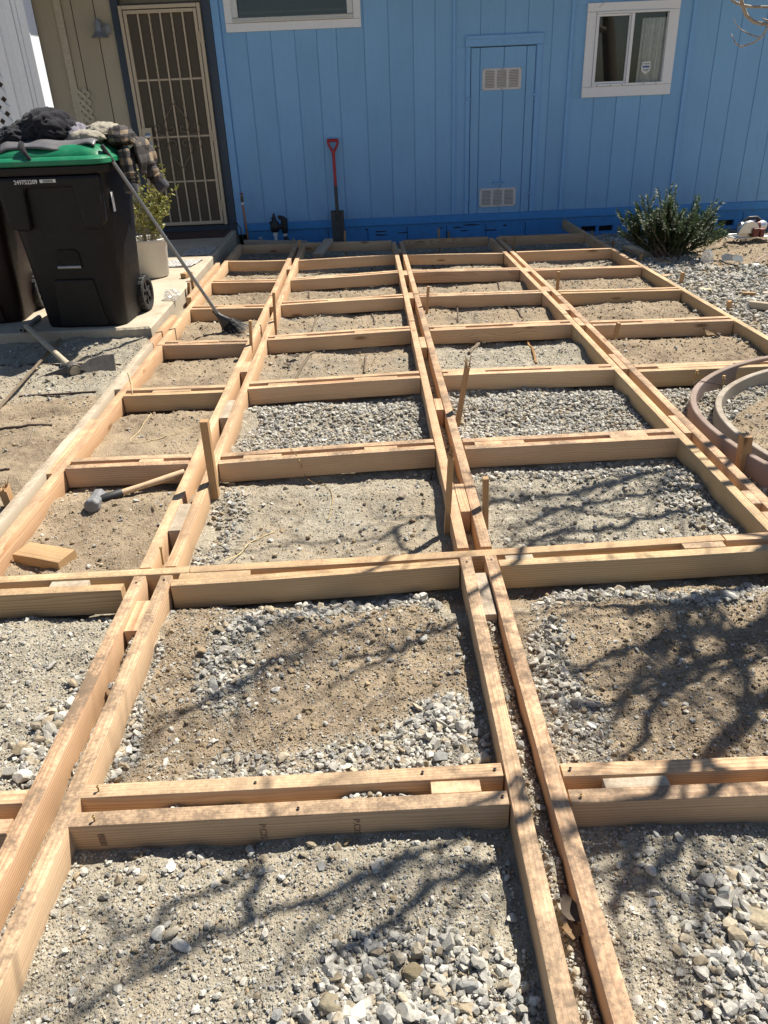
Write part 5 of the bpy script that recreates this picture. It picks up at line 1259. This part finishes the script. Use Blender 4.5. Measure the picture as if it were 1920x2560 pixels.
m = MB(); m.lathe([(.02, .26), (.03, .28), (.028, .30), (.022, .305), (.03, .32), (.018, .35), (.004, .36)], 14, (-.09, -.09, -.02)); m.obj('jar', M_PVC, bk, smooth=True)
m = MB(); m.lathe([(.012, .86), (.016, .875), (.006, .89)], 8, (.04, -.02, .08)); m.obj('flower', plain('red_petal', (.45, .03, .03), .6), bk)

# rosemary by the wall
rb = thing('rosemary_bush', 'dark green upright rosemary bush growing against the blue skirting', 'bush', (2.66, 7.02, gz1(2.66, 7.02)))
rs = random.Random(21); m = MB(); NV = []; NF = []
M_ROS = leaf_mat('rosemary_needle', (.015, .038, .011), (.075, .12, .038)); M_BARK = plain('grey_bark', (.14, .11, .08), .9, .3, 40, .5)
TIPS = []
for k in range(100):
    a = rs.uniform(0, 2 * math.pi); sp_ = rs.random() ** .6
    tx = .52 * sp_ * math.cos(a) + (.02 if rs.random() < .5 else -.02); ty = .34 * sp_ * math.sin(a); hz = rs.uniform(.30, .62) * (1 - .35 * sp_ ** 2) + (.05 if abs(tx + .16) < .14 or abs(tx - .2) < .1 else -.03)
    if k % 7 == 0: hz *= .5
    b = Vector((rs.gauss(0, .05), rs.gauss(0, .04), 0)); e = Vector((tx, ty, hz)); pts = []
    for i in range(8):
        u = i / 7; p = b.lerp(e, u); p += Vector((tx, ty, 0)) * (.35 * u * (1 - u)); p += Vector((rs.gauss(0, .006), rs.gauss(0, .006), 0)); pts.append(p)
    m.tube(pts, [.007, .006, .005, .0045, .004, .003, .0022, .0012], 5)
    subs = [pts]
    for q in range(2):
        i = rs.randint(2, 5); s0 = pts[i]; d = Vector((rs.gauss(tx, .5), rs.gauss(ty, .5), 1.3)).normalized(); L = rs.uniform(.08, .17)
        sp2 = [s0 + d * L * j / 4 + Vector((0, 0, .02 * (j / 4) ** 2)) for j in range(5)]; m.tube(sp2, [.003, .0026, .0022, .0018, .001], 4, cap=False); subs.append(sp2)
    for s in subs:
        Lp = len(s); cnt = 150 if s is pts else 62
        for j in range(cnt):
            u = (.22 + .78 * j / cnt) * (Lp - 1); i = min(int(u), Lp - 2); p = s[i].lerp(s[i + 1], u - i); d = (s[i + 1] - s[i]).normalized()
            o2 = Vector((rs.gauss(0, 1), rs.gauss(0, 1), rs.gauss(0, 1))); o2 = (o2 - d * o2.dot(d)).normalized(); dirn = (o2 + d * rs.uniform(.4, 1.2)).normalized(); ln = rs.uniform(.020, .036); w = dirn.cross(d).normalized() * .0036
            n = len(NV); NV += [p - w, p + w, p + dirn * ln + w * .5, p + dirn * ln - w * .5]; NF.append((n, n + 1, n + 2, n + 3))
m.obj('branches', M_BARK, rb); mesh_obj('foliage', NV, NF, M_ROS, rb)

# ------------------------------------------------------------------ circular saw, litter by the bush
sw_ = thing('circular_saw', 'silver and red circular saw lying on the dirt by the right wall', 'circular saw', (3.66, 7.62, gz1(3.66, 7.62) + .035), math.radians(8))
M_SIL = plain('bright_magnesium', (.62, .62, .61), .3, .1, 20, Metallic=.8); M_SRED = plain('saw_red', (.15, .03, .02), .5)
m = MB(); m.box(-.19, .19, -.075, .075, 0, .006); m.box(-.19, .19, .07, .076, 0, .02); m.obj('base_plate', M_SIL, sw_, bevel=.002)
m = MB(); arc = [(.105 * math.cos(a), .105 * math.sin(a)) for a in np.linspace(-.2, math.pi + .1, 22)] + [(-.045, -.005), (.045, -.01)]
m.prism(arc, Matrix.Translation((-.05, -.03, .045)) @ Matrix.Rotation(math.pi / 2, 4, 'X'), .045); m.obj('blade_guard', M_SIL, sw_, bevel=.006)
m = MB(); m.lathe([(.088, -.002), (.088, .002)], 40, (-.05, -.050, .045), 0, Matrix.Rotation(math.pi / 2, 4, 'X')); m.obj('blade', M_KNOB, sw_)
m = MB(); m.tube([(-.09, .03, .085), (.02, .03, .085), (.14, .03, .085), (.17, .03, .085)], [.045, .05, .05, .038], 16); m.obj('motor', M_SIL, sw_, smooth=True)
m = MB(); m.tube([(.02, .032, .085), (.10, .032, .085)], [.0525, .0525], 16); m.box(-.02, .035, -.10, -.06, .01, .085); m.box(.06, .10, -.09, -.03, .0, .075); m.obj('red_housing', M_SRED, sw_, bevel=.004)
m = MB(); m.tube([(-.06, .03, .13), (-.02, .02, .165), (.06, .02, .165), (.12, .03, .13)], [.013, .015, .015, .013], 10); m.tube([(.17, .03, .085), (.21, .02, .10), (.24, 0, .07)], [.014, .013, .011], 10); m.obj('handle', M_GASK, sw_, smooth=True)

def crumple(name, c, rad, seed, mat, label, cat, sub=3, amp=.5, rz_=0):
    v, f = ico(sub); r = np.random.default_rng(seed); v = v * (1 + amp * (r.random(len(v)) - .6))[:, None] * np.array(rad)
    o = mesh_obj(name, v + np.array(c), [tuple(q) for q in f], mat); tag(o, label, cat); return o
gq = N('clear_film'); gq.out((.8, .82, .83), .15, Alpha=.45, Transmission_Weight=.3); M_FILM = gq.m
crumple('plastic_wrap', (-1.445, 5.74, .075), (.055, .045, .04), 4, M_FILM, 'crumpled clear plastic wrapper on the slab beside the bin wheel', 'wrapper')
crumple('plastic_bag', (2.93, 6.78, -.055), (.05, .05, .075), 6, M_FILM, 'crumpled clear plastic bag at the right foot of the rosemary', 'bag')
def shard(name, c, pts, mat, label, cat, thick=.004, rot=(0, 0, 0)):
    m = MB(); m.prism(pts, Matrix.Translation(c) @ Euler(rot).to_matrix().to_4x4(), thick); o = m.obj(name, mat); tag(o, label, cat); return o
M_GPL = plain('grey_bucket_plastic', (.30, .32, .32), .5)
g3 = thing('bucket_shard', 'broken grey plastic bucket shard on the dirt below the saw', 'plastic shard', (3.14, 6.82, gz1(3.14, 6.82)))
m = MB(); m.prism([(-.06, 0), (.03, -.01), (.035, .05), (-.02, .065), (-.062, .045)], Matrix.Rotation(math.radians(62), 4, 'X'), .004); m.obj('side', M_GPL, g3)
m = MB(); m.prism([(.03, -.01), (.12, .0), (.10, .05), (.035, .06)], Matrix.Rotation(math.radians(-25), 4, 'Z') @ Matrix.Rotation(math.radians(48), 4, 'X'), .004); m.obj('flap', M_GPL, g3)
shard('plastic_scrap', (3.27, 6.60, gz1(3.27, 6.6) + .01), [(-.04, -.01), (.03, -.015), (.045, .01), (-.01, .02)], M_GPL, 'small grey plastic scrap beside the black hose', 'plastic scrap', .004, (.3, 0, .2))
m = MB(); pts = [(3.051, 6.805, -0.090), (3.061, 6.689, -0.085), (3.123, 6.556, -0.085), (3.212, 6.454, -0.085), (3.339, 6.237, -0.085)]
m.tube([(x, y, gz1(x, y) + .012) for x, y, z in pts], .007, 8); o = m.obj('garden_hose', M_GASK, smooth=True); tag(o, 'thin black drip hose lying between white gravel and bare dirt', 'hose')
m = MB(); pts = [(3.298, 6.661, -0.080), (3.353, 6.700, -0.060), (3.428, 6.755, -0.050), (3.513, 6.789, -0.050)]; m.tube([(x, y, gz1(x, y) + .02 + .02 * k) for k, (x, y, z) in enumerate(pts)], .006, 8); o = m.obj('pale_root', plain('root_pink', (.45, .33, .27), .8), smooth=True); tag(o, 'pale bent root on the dirt in front of the saw', 'root')

# newspaper, pipe and small things on the slab
M_PAP = N('newsprint'); co = M_PAP.coord(); n_ = M_PAP.noise(M_PAP.scale(co, (30, 90, 1)), 1, 4, .8); M_PAP = M_PAP.out(M_PAP.mix(M_PAP.fr(n_, .48, .56), (.16, .16, .16), (.62, .60, .56)), .9)
def paper(u, v): return (-1.83 + .30 * u + .05 * v, 6.95 + .33 * v - .03 * u, .0445 + .006 * abs(math.sin(u * 7 + v * 4)) + .004 * math.sin(v * 11))
o = sheet('newspaper', None, M_PAP, paper, 16, 12, .0015); tag(o, 'sunlit creased newspaper on the slab behind the white bucket', 'newspaper')
def paper2(u, v): return (-1.72 + .26 * u, 7.45 + .42 * v, .0445 + .005 * abs(math.sin(u * 6 + v * 5)))
o = sheet('newspaper', None, M_PAP, paper2, 12, 12, .0015); tag(o, 'shaded newspaper sheet on the slab edge near the door mat', 'newspaper')
m = MB(); a, b = Vector((-2.252, 4.970, 0.042)), Vector((-2.255, 5.300, 0.060)); a.z = .058; b.z = .058; d = (b - a).normalized()
n = 16; ring = lambda p, r: [tuple(p + Vector((-d.y, d.x, 0)) * r * math.cos(t) + Vector((0, 0, 1)) * r * math.sin(t)) for t in np.linspace(0, 2 * math.pi, n + 1)[:-1]]
m.loft([ring(a + d * .05, .012), ring(a, .013), ring(a, .0165), ring(b, .0165)], cap0=True); o = m.obj('steel_pipe', M_GALV, smooth=True); tag(o, 'short dull steel pipe lying on the shaded slab edge between the bins', 'pipe')

# rods and sticks on the ground
M_RUST = plain('rusty_rebar', (.085, .055, .04), .8, .35, 120, .5); M_STICK = plain('weathered_stick', (.14, .105, .07), .85, .25, 40, .4)
def rod(pa, pb, r, mat, label, name='steel_rod', cat='rod', group='rods and sticks lying on the dirt', wob=.0012, za=0, zb=0):
    xa, ya = pa[0], pa[1]; xb, yb = pb[0], pb[1]; n = 10; rs_ = random.Random(int(xa * 971 + ya * 97)); P = []
    z0, z1 = gz1(xa, ya), gz1(xb, yb)
    for i in range(n + 1):
        u = i / n; x, y = xa + (xb - xa) * u, ya + (yb - ya) * u; zz = (z0 + (z1 - z0) * u + .015 if name == 'wooden_pole' else max(z0 + (z1 - z0) * u, gz1(x, y))) + r * .6 + za + (zb - za) * u
        P.append((x + rs_.uniform(-wob, wob), y + rs_.uniform(-wob, wob), zz))
    m = MB(); m.tube(P, [r * rs_.uniform(.9, 1.1) for _ in P], 7); o = m.obj(name, mat, smooth=True); tag(o, label, cat, group); return o
rod((-2.421, 4.602, -0.080), (-1.500, 4.494, -0.080), .0062, M_RUST, 'long dark rebar passing under the mattock head')
rod((-1.963, 4.099, -0.080), (-1.528, 4.074, -0.080), .0062, M_RUST, 'dark rebar on the left dirt just below the mattock')
rod((-1.965, 3.556, -0.080), (-1.597, 3.584, -0.080), .0062, M_RUST, 'dark rebar on the left dirt halfway between mattock and broken stake')
rod((-1.762, 3.092, -0.080), (-1.613, 3.093, -0.080), .0062, M_RUST, 'short dark rebar end at the left edge above the broken stake')
rod((-1.985, 3.800, -0.070), (-1.997, 4.921, -0.050), .0095, M_STICK, 'thin broken wooden pole crossing the rebars beside the mattock', 'wooden_pole', 'pole', wob=.0008)
for pa, pb, r, mt_, lb, nm in (
 ((0.035, 7.406, -0.100), (0.035, 7.151, -0.100), .006, M_RUST, 'short rod in the second bay from the house, left of the middle rails', 'steel_rod'),
 ((0.016, 5.594, -0.100), (0.030, 5.216, -0.100), .006, M_RUST, 'straight rod left of the middle rails in line with the slim stake', 'steel_rod'),
 ((-0.030, 4.658, -0.100), (-0.045, 4.261, -0.100), .007, M_STICK, 'pale stick left of the middle rails beside the slanting stick', 'stick'),
 ((-0.329, 4.678, -0.100), (-0.442, 4.238, -0.100), .008, M_STICK, 'long slanting stick in the bay behind the sunny gravel', 'stick'),
 ((-0.352, 5.613, -0.100), (-0.398, 5.177, -0.100), .006, M_STICK, 'slanting stick in the bay right of the thin stake', 'stick'),
 ((-0.493, 6.445, -0.100), (-0.471, 6.110, -0.100), .006, M_RUST, 'short upright looking rod in the third bay from the house', 'steel_rod'),
 ((0.598, 7.479, -0.120), (0.628, 7.176, -0.120), .006, M_RUST, 'left rod in the second bay from the house right of the middle rails', 'steel_rod'),
 ((0.953, 7.438, -0.120), (0.961, 7.122, -0.120), .006, M_RUST, 'right rod in the second bay from the house right of the middle rails', 'steel_rod'),
 ((0.714, 6.397, -0.100), (0.705, 6.198, -0.100), .006, M_RUST, 'left rod in the third bay from the house right of the middle rails', 'steel_rod'),
 ((1.051, 6.388, -0.100), (1.033, 6.148, -0.100), .006, M_RUST, 'right rod in the third bay from the house near the fourth rail pair', 'steel_rod'),
 ((0.648, 5.692, -0.100), (0.603, 5.233, -0.100), .006, M_RUST, 'straight rod in the bay right of the slim stake', 'steel_rod'),
 ((0.993, 5.677, -0.100), (1.047, 5.251, -0.100), .006, M_RUST, 'slanting rod in the bay just left of the fourth rail pair', 'steel_rod'),
 ((0.710, 4.803, -0.100), (0.579, 4.447, -0.100), .010, M_STICK, 'smooth grey stick pointing at the splintered stake top', 'stick'),
 ((0.992, 4.821, -0.100), (0.950, 4.294, -0.100), .008, plain('rust_orange', (.26, .13, .04), .8, .4, 90, .4), 'rust orange bent rod in the grey bay left of the fourth rail pair', 'steel_rod')):
    rod(pa, pb, r, mt_, lb, nm, 'stick' if nm == 'stick' else 'rod')
M_STR = plain('mason_twine', (.55, .44, .24), .8)
def twine(pts, label, r=.0016, mat=M_STR):
    P = []
    for i in range(len(pts) - 1):
        for k in range(6):
            u = k / 6; a, b = Vector(pts[i]), Vector(pts[i + 1]); p0 = Vector(pts[max(i - 1, 0)]); p3 = Vector(pts[min(i + 2, len(pts) - 1)])
            P.append(.5 * ((2 * a) + (b - p0) * u + (2 * p0 - 5 * a + 4 * b - p3) * u * u + (3 * a - p0 - 3 * b + p3) * u ** 3))
    P.append(Vector(pts[-1])); m = MB(); m.tube([(p.x, p.y, max(p.z, gz1(p.x, p.y) + .004)) for p in P], r, 5); o = m.obj('twine', mat, smooth=True); tag(o, label, 'string', 'loose strings on the formwork')
twine([(-1.378, 4.210, 0.003), (-1.283, 3.949, 0.003), (-1.245, 3.812, 0.002), (-1.255, 3.879, -0.080), (-1.203, 3.815, -0.085), (-1.137, 3.706, -0.085), (-1.142, 3.507, -0.085), (-1.159, 3.391, -0.085), (-1.124, 3.340, -0.085), (-1.026, 3.405, -0.085), (-0.910, 3.497, -0.080), (-0.843, 3.516, -0.070)], 'looped yellow string in the left bay above the hammer')
twine([(-0.366, 3.021, 0.003), (-0.333, 2.943, 0.003), (-0.316, 2.911, -0.020), (-0.313, 2.930, -0.070), (-0.286, 2.882, -0.085), (-0.233, 2.817, -0.085), (-0.192, 2.742, -0.085), (-0.179, 2.652, -0.085), (-0.194, 2.539, -0.085)], 'thin orange wire hanging over the cross rail left of the snapped stake', .0014, M_SCREW)
twine([(-0.537, 2.236, -0.060), (-0.495, 2.311, -0.080), (-0.474, 2.388, -0.085), (-0.431, 2.430, -0.085), (-0.386, 2.463, -0.085)], 'pale crooked twig of string right of the second rail pair', .0018)
m = MB(); x, y, z = (-0.717, 2.150, 0.000); m.tube([(x, y, z - .01), (x + .002, y + .004, z + .05)], .003, 8); m.lathe([(.006, 0), (.006, .003)], 8, (x + .002, y + .004, z + .05)); o = m.obj('form_nail', M_SCREW, smooth=True); tag(o, 'upright brass nail holding string where the long cross rail meets the second pair', 'nail')
M_DRY = plain('dry_leaf', (.16, .10, .05), .9, .3, 60); M_DRYD = plain('dark_dry_leaf', (.075, .055, .04), .9, .3, 60); M_CREAM = plain('cream_leaf', (.55, .48, .32), .8)
def leaf(p, s, mat, label, seed, rz_=0, up=.5):
    rs_ = random.Random(seed); V = []; F = []; n = 7
    for i in range(n + 1):
        u = i / n; w = math.sin(math.pi * min(1, u * .95 + .05)) * .34 * (1 + rs_.uniform(-.25, .25)); z = up * .35 * u * u + .06 * math.sin(u * 9)
        for q, zz in ((-w, .12), (0, 0), (w, .14)): V.append((q * s, (u - .5) * s, (z + zz) * s))
    F = [(3 * i + j, 3 * i + j + 1, 3 * i + j + 4, 3 * i + j + 3) for i in range(n) for j in range(2)]
    x, y = p[0], p[1]; o = mesh_obj('dry_leaf', V, F, mat, smooth=True); o.location = (x, y, gz1(x, y) + .012); o.rotation_euler = (0, 0, rz_); tag(o, label, 'leaf', 'dead leaves on the ground')
leaf((0.322, 0.889, -0.075), .055, M_DRYD, 'dark curled leaf in the gap of the middle rails near the bottom', 1, .6, 1)
leaf((0.320, 0.854, -0.075), .045, M_DRY, 'grey brown flat leaf just below the dark curled leaf', 2, 1.5)
leaf((2.080, 4.605, -0.090), .09, M_DRY, 'brown curled leaf in the dirt bay above the curved forms', 3, .8, 1)
leaf((2.105, 4.557, -0.090), .06, M_DRYD, 'dark leaf touching the brown curled one above the curved forms', 4, 2)
leaf((2.489, 5.718, -0.070), .10, M_CREAM, 'cream coloured leaf on the white gravel right of the formwork', 5, .9, .1)
leaf((2.751, 5.406, -0.050), .06, M_CREAM, 'cream leaf behind the offcut at the right edge', 6, .2, .4)
leaf((-0.462, 4.467, -0.090), .06, M_DRYD, 'dark leaf scrap by the long slanting stick', 7, 1.4, .3)
leaf((-0.500, 4.404, -0.090), .05, M_DRYD, 'smaller dark leaf scrap left of the slanting stick', 8, 1.2, .3)
leaf((-1.575, 6.525, 0.040), .06, M_DRYD, 'dead leaves clump on the slab beside the bucket', 9, .4, .8)

# ------------------------------------------------------------------ bare tree that throws the branch shadows from the right
tr = thing('bare_tree', 'leafless grey barked tree whose twig tips hang in at top right', 'tree', (0, 0, 0))
M_TWIG = plain('twig_bark', (.30, .255, .21), .7, .35, 60, .4, ((.10, .075, .06), .6))
SV = Vector((.50, .45, 1.0))
def up3(p, h): return Vector((p[0], p[1], p[2])) + SV * h
trunk_b = Vector((4.55, 2.75, -.15)); fork = Vector((4.25, 2.85, 2.0))
m = MB(); m.tube([trunk_b, trunk_b + Vector((-.02, .02, .25)), trunk_b + Vector((-.10, .04, 1.0)), fork, fork + Vector((-.05, .02, .35))], [.17, .13, .115, .11, .08], 14); m.obj('trunk', M_BARK, tr, smooth=True)
rs = random.Random(33); TW = MB(); LIMB = MB(); JOINED = []
def sub(p, d, L, r, depth):
    n = 5; pts = [p]; v = d.normalized()
    for i in range(n):
        v = (v + Vector((rs.gauss(0, .16), rs.gauss(0, .16), rs.gauss(.03, .13)))).normalized(); pts.append(pts[-1] + v * L / n)
    TW.tube(pts, [r * (1 - .75 * i / n) for i in range(n + 1)], 5, cap=False)
    if depth > 0:
        for k in range(rs.randint(2, 3)):
            i = rs.randint(1, n); q = Vector((rs.gauss(0, 1), rs.gauss(0, 1), rs.gauss(0, .7))); sub(pts[i], v * 1.1 + q * .65, L * rs.uniform(.45, .7), r * .5, depth - 1)
def limb(shadow, h0, h1, r0, r1, join=True, twigs=5, tl=.5, dep=1):
    """a limb given by where its shadow falls and how high it hangs at its tip and its root"""
    n = len(shadow); P = [up3(p, h0 + (h1 - h0) * i / (n - 1)) for i, p in enumerate(shadow)]
    if join: P += [P[-1].lerp(fork, .55) + Vector((0, 0, .12)), fork + Vector((0, 0, .05))]
    else:
        near = min((q for q in JOINED if q.x > P[-1].x - .05), key=lambda q: (q - P[-1]).length)
        P += [P[-1].lerp(near, .5) + Vector((0, 0, .03)), near]
    Q = []
    for i in range(len(P) - 1):
        for k in range(4):
            u = k / 4; a, b = P[i], P[i + 1]; p0 = P[max(i - 1, 0)]; p3 = P[min(i + 2, len(P) - 1)]
            Q.append(.5 * ((2 * a) + (b - p0) * u + (2 * p0 - 5 * a + 4 * b - p3) * u * u + (3 * a - p0 - 3 * b + p3) * u ** 3) + Vector((rs.gauss(0, .006), rs.gauss(0, .006), rs.gauss(0, .006))))
    Q.append(P[-1]); k = len(Q); JOINED.extend(Q)
    LIMB.tube(Q, [r0 + (r1 - r0) * (i / (k - 1)) ** 1.2 for i in range(k)], 8)
    for q in range(twigs):
        i = rs.randint(0, int(k * .7)); d = (Q[max(i - 1, 0)] - Q[min(i + 1, k - 1)]).normalized()
        sub(Q[i], d * 1.0 + Vector((rs.gauss(0, .5), rs.gauss(0, .5), rs.gauss(.2, .4))), tl * rs.uniform(.5, 1.1), max(.004, (r0 + (r1 - r0) * i / k) * .5), dep)
limb([(0.63, 1.882, -0.09), (0.682, 1.878, -0.09), (0.752, 1.829, -0.09), (0.869, 1.837, -0.09), (0.949, 1.857, -0.09), (1.057, 1.939, -0.09), (1.17, 1.996, -0.09), (1.361, 2.113, -0.09)], 1.855, 2.13, 0.0115, 0.0352, twigs=11, tl=0.4, dep=2)
limb([(0.407, 1.592, -0.09), (0.504, 1.62, -0.09), (0.598, 1.65, -0.09), (0.704, 1.68, -0.09), (0.802, 1.734, -0.09), (0.909, 1.766, -0.09), (0.994, 1.728, -0.09), (1.117, 1.775, -0.09), (1.282, 1.848, -0.09)], 1.89, 2.165, 0.0092, 0.0374, twigs=11, tl=0.4, dep=2)
limb([(0.59, 1.318, -0.09), (0.639, 1.406, -0.09), (0.711, 1.502, -0.09), (0.778, 1.571, -0.09), (0.856, 1.615, -0.09), (0.962, 1.651, -0.09), (1.114, 1.717, -0.09)], 1.785, 2.095, 0.0115, 0.033, twigs=9, tl=0.4, dep=2)
limb([(0.404, 0.902, -0.09), (0.432, 0.94, -0.09), (0.473, 0.995, -0.09), (0.498, 1.05, -0.09), (0.572, 1.143, -0.09), (0.66, 1.224, -0.09), (0.756, 1.286, -0.09), (0.865, 1.374, -0.09), (1.049, 1.485, -0.09)], 1.75, 2.095, 0.0103, 0.0352, twigs=9, tl=0.4, dep=2)
limb([(0.425, 2.607, -0.09), (0.56, 2.608, -0.09), (0.698, 2.623, -0.09), (0.85, 2.682, -0.09), (1.004, 2.735, -0.09), (1.189, 2.804, -0.09), (1.4, 2.847, -0.09), (1.687, 2.919, -0.09)], 2.065, 2.305, 0.0092, 0.0308, twigs=10, tl=0.4, dep=2)
limb([(0.549, 2.446, -0.09), (0.66, 2.542, -0.09), (0.783, 2.558, -0.09), (0.933, 2.614, -0.09), (1.111, 2.641, -0.09), (1.269, 2.61, -0.09), (1.542, 2.687, -0.09)], 2.03, 2.27, 0.008, 0.0242, twigs=10, tl=0.4, dep=2)
limb([(0.533, 2.299, -0.09), (0.656, 2.354, -0.09), (0.795, 2.36, -0.09), (0.923, 2.411, -0.09), (1.041, 2.438, -0.09), (1.179, 2.465, -0.09), (1.357, 2.502, -0.09), (1.546, 2.553, -0.09)], 1.995, 2.27, 0.0092, 0.033, twigs=11, tl=0.4, dep=2)
limb([(0.742, 1.511, -0.09), (0.828, 1.555, -0.09), (0.912, 1.591, -0.09), (1.054, 1.631, -0.09), (1.211, 1.711, -0.09)], 1.855, 2.13, 0.0092, 0.022, twigs=9, tl=0.32, dep=2)
limb([(0.809, 1.304, -0.09), (0.89, 1.432, -0.09), (0.937, 1.519, -0.09), (0.968, 1.643, -0.09)], 1.855, 2.06, 0.0092, 0.0176, False, twigs=8, tl=0.28, dep=2)
limb([(0.459, 0.95, -0.09), (0.504, 0.982, -0.09), (0.558, 1.014, -0.09), (0.614, 1.061, -0.09), (0.692, 1.126, -0.09)], 1.785, 1.955, 0.0069, 0.0154, False, twigs=8, tl=0.24, dep=2)
limb([(-0.499, 2.332, -0.09), (-0.349, 2.378, -0.09), (-0.155, 2.373, -0.09), (-0.005, 2.378, -0.09), (0.095, 2.489, -0.09), (0.229, 2.543, -0.09)], 2.135, 2.34, 0.0046, 0.0123, False, twigs=10, tl=0.32, dep=2)
limb([(-0.432, 1.836, -0.09), (-0.355, 1.847, -0.09), (-0.228, 1.897, -0.09), (-0.166, 1.945, -0.09), (-0.012, 2.065, -0.09), (0.111, 2.222, -0.09)], 2.065, 2.27, 0.0055, 0.0123, False, twigs=10, tl=0.4, dep=2)
limb([(-0.138, 1.704, -0.09), (-0.04, 1.712, -0.09), (0.03, 1.729, -0.09), (0.109, 1.787, -0.09), (0.189, 1.822, -0.09), (0.372, 1.994, -0.09)], 1.96, 2.165, 0.0074, 0.0141, False, twigs=10, tl=0.4, dep=2)
limb([(-0.4, 1.607, -0.09), (-0.338, 1.688, -0.09), (-0.267, 1.721, -0.09), (-0.181, 1.792, -0.09), (-0.069, 1.858, -0.09)], 2.065, 2.235, 0.0046, 0.0106, False, twigs=10, tl=0.4, dep=2)
limb([(-0.113, 0.844, -0.09), (-0.046, 0.895, -0.09), (0.021, 0.936, -0.09), (0.081, 0.98, -0.09), (0.195, 1.019, -0.09), (0.293, 1.074, -0.09)], 1.785, 2.025, 0.0074, 0.0158, False, twigs=9, tl=0.28, dep=2)
limb([(-0.045, 0.998, -0.09), (0.005, 1.03, -0.09), (0.048, 1.043, -0.09), (0.132, 1.075, -0.09), (0.232, 1.141, -0.09)], 1.82, 2.025, 0.0064, 0.0123, False, twigs=9, tl=0.28, dep=2)
limb([(-0.573, 0.768, -0.09), (-0.531, 0.812, -0.09), (-0.455, 0.842, -0.09), (-0.391, 0.883, -0.09), (-0.305, 0.924, -0.09)], 1.925, 2.095, 0.0055, 0.0123, False, twigs=10, tl=0.28, dep=2)
limb([(-0.556, 0.898, -0.09), (-0.509, 0.915, -0.09), (-0.446, 0.971, -0.09), (-0.355, 1.0, -0.09), (-0.282, 1.048, -0.09)], 1.925, 2.13, 0.0055, 0.0123, False, twigs=10, tl=0.32, dep=2)
limb([(-0.597, 1.45, -0.09), (-0.516, 1.542, -0.09), (-0.424, 1.609, -0.09), (-0.327, 1.69, -0.09)], 1.995, 2.165, 0.0055, 0.0106, False, twigs=10, tl=0.32, dep=2)
limb([(0.379, 1.518, -0.09), (0.427, 1.489, -0.09), (0.484, 1.466, -0.09), (0.565, 1.467, -0.09), (0.653, 1.519, -0.09), (0.764, 1.572, -0.09)], 1.855, 2.06, 0.008, 0.0176, False, twigs=9, tl=0.28, dep=2)
LIMB.obj('limb', M_TWIG, tr, smooth=True); o = TW.obj('twigs', M_TWIG, tr, smooth=True)
# the twig tips that hang into view
m = MB()
for pts, r in (([(1.418, 3.000, 1.528), (1.366, 3.000, 1.522), (1.312, 3.000, 1.524), (1.289, 3.020, 1.530), (1.270, 3.050, 1.544), (1.247, 3.050, 1.561)], [.0048, .0044, .004, .0055, .004, .003]),
               ([(1.260, 3.000, 1.572), (1.289, 3.020, 1.530), (1.306, 3.020, 1.502), (1.334, 3.020, 1.483), (1.353, 3.000, 1.475), (1.383, 3.000, 1.472), (1.459, 3.000, 1.493)], [.0065, .006, .006, .0058, .0058, .006, .007]),
               ([(1.459, 3.000, 1.493), (1.395, 3.000, 1.479), (1.398, 3.050, 1.465), (1.407, 3.100, 1.441), (1.392, 3.120, 1.426), (1.361, 3.150, 1.415), (1.338, 3.150, 1.428), (1.340, 3.200, 1.459)], [.004, .0036, .003, .003, .0026, .003, .0022, .0012]),
               ([(1.407, 3.100, 1.441), (1.432, 3.200, 1.446), (1.423, 3.250, 1.459), (1.415, 3.300, 1.474), (1.394, 3.300, 1.492), (1.382, 3.300, 1.510)], [.0022, .0024, .0024, .002, .0018, .001]),
               ([(1.380, 3.000, 1.483), (1.366, 3.000, 1.485), (1.354, 3.000, 1.491)], [.003, .003, .0015]),
               ([(1.459, 3.000, 1.493), (2.6, 2.95, 2.05), (3.3, 2.9, 2.5), tuple(fork)], [.007, .012, .02, .03])):
    m.tube(pts, r, 7)
m.obj('hanging_twigs', M_TWIG, tr, smooth=True)
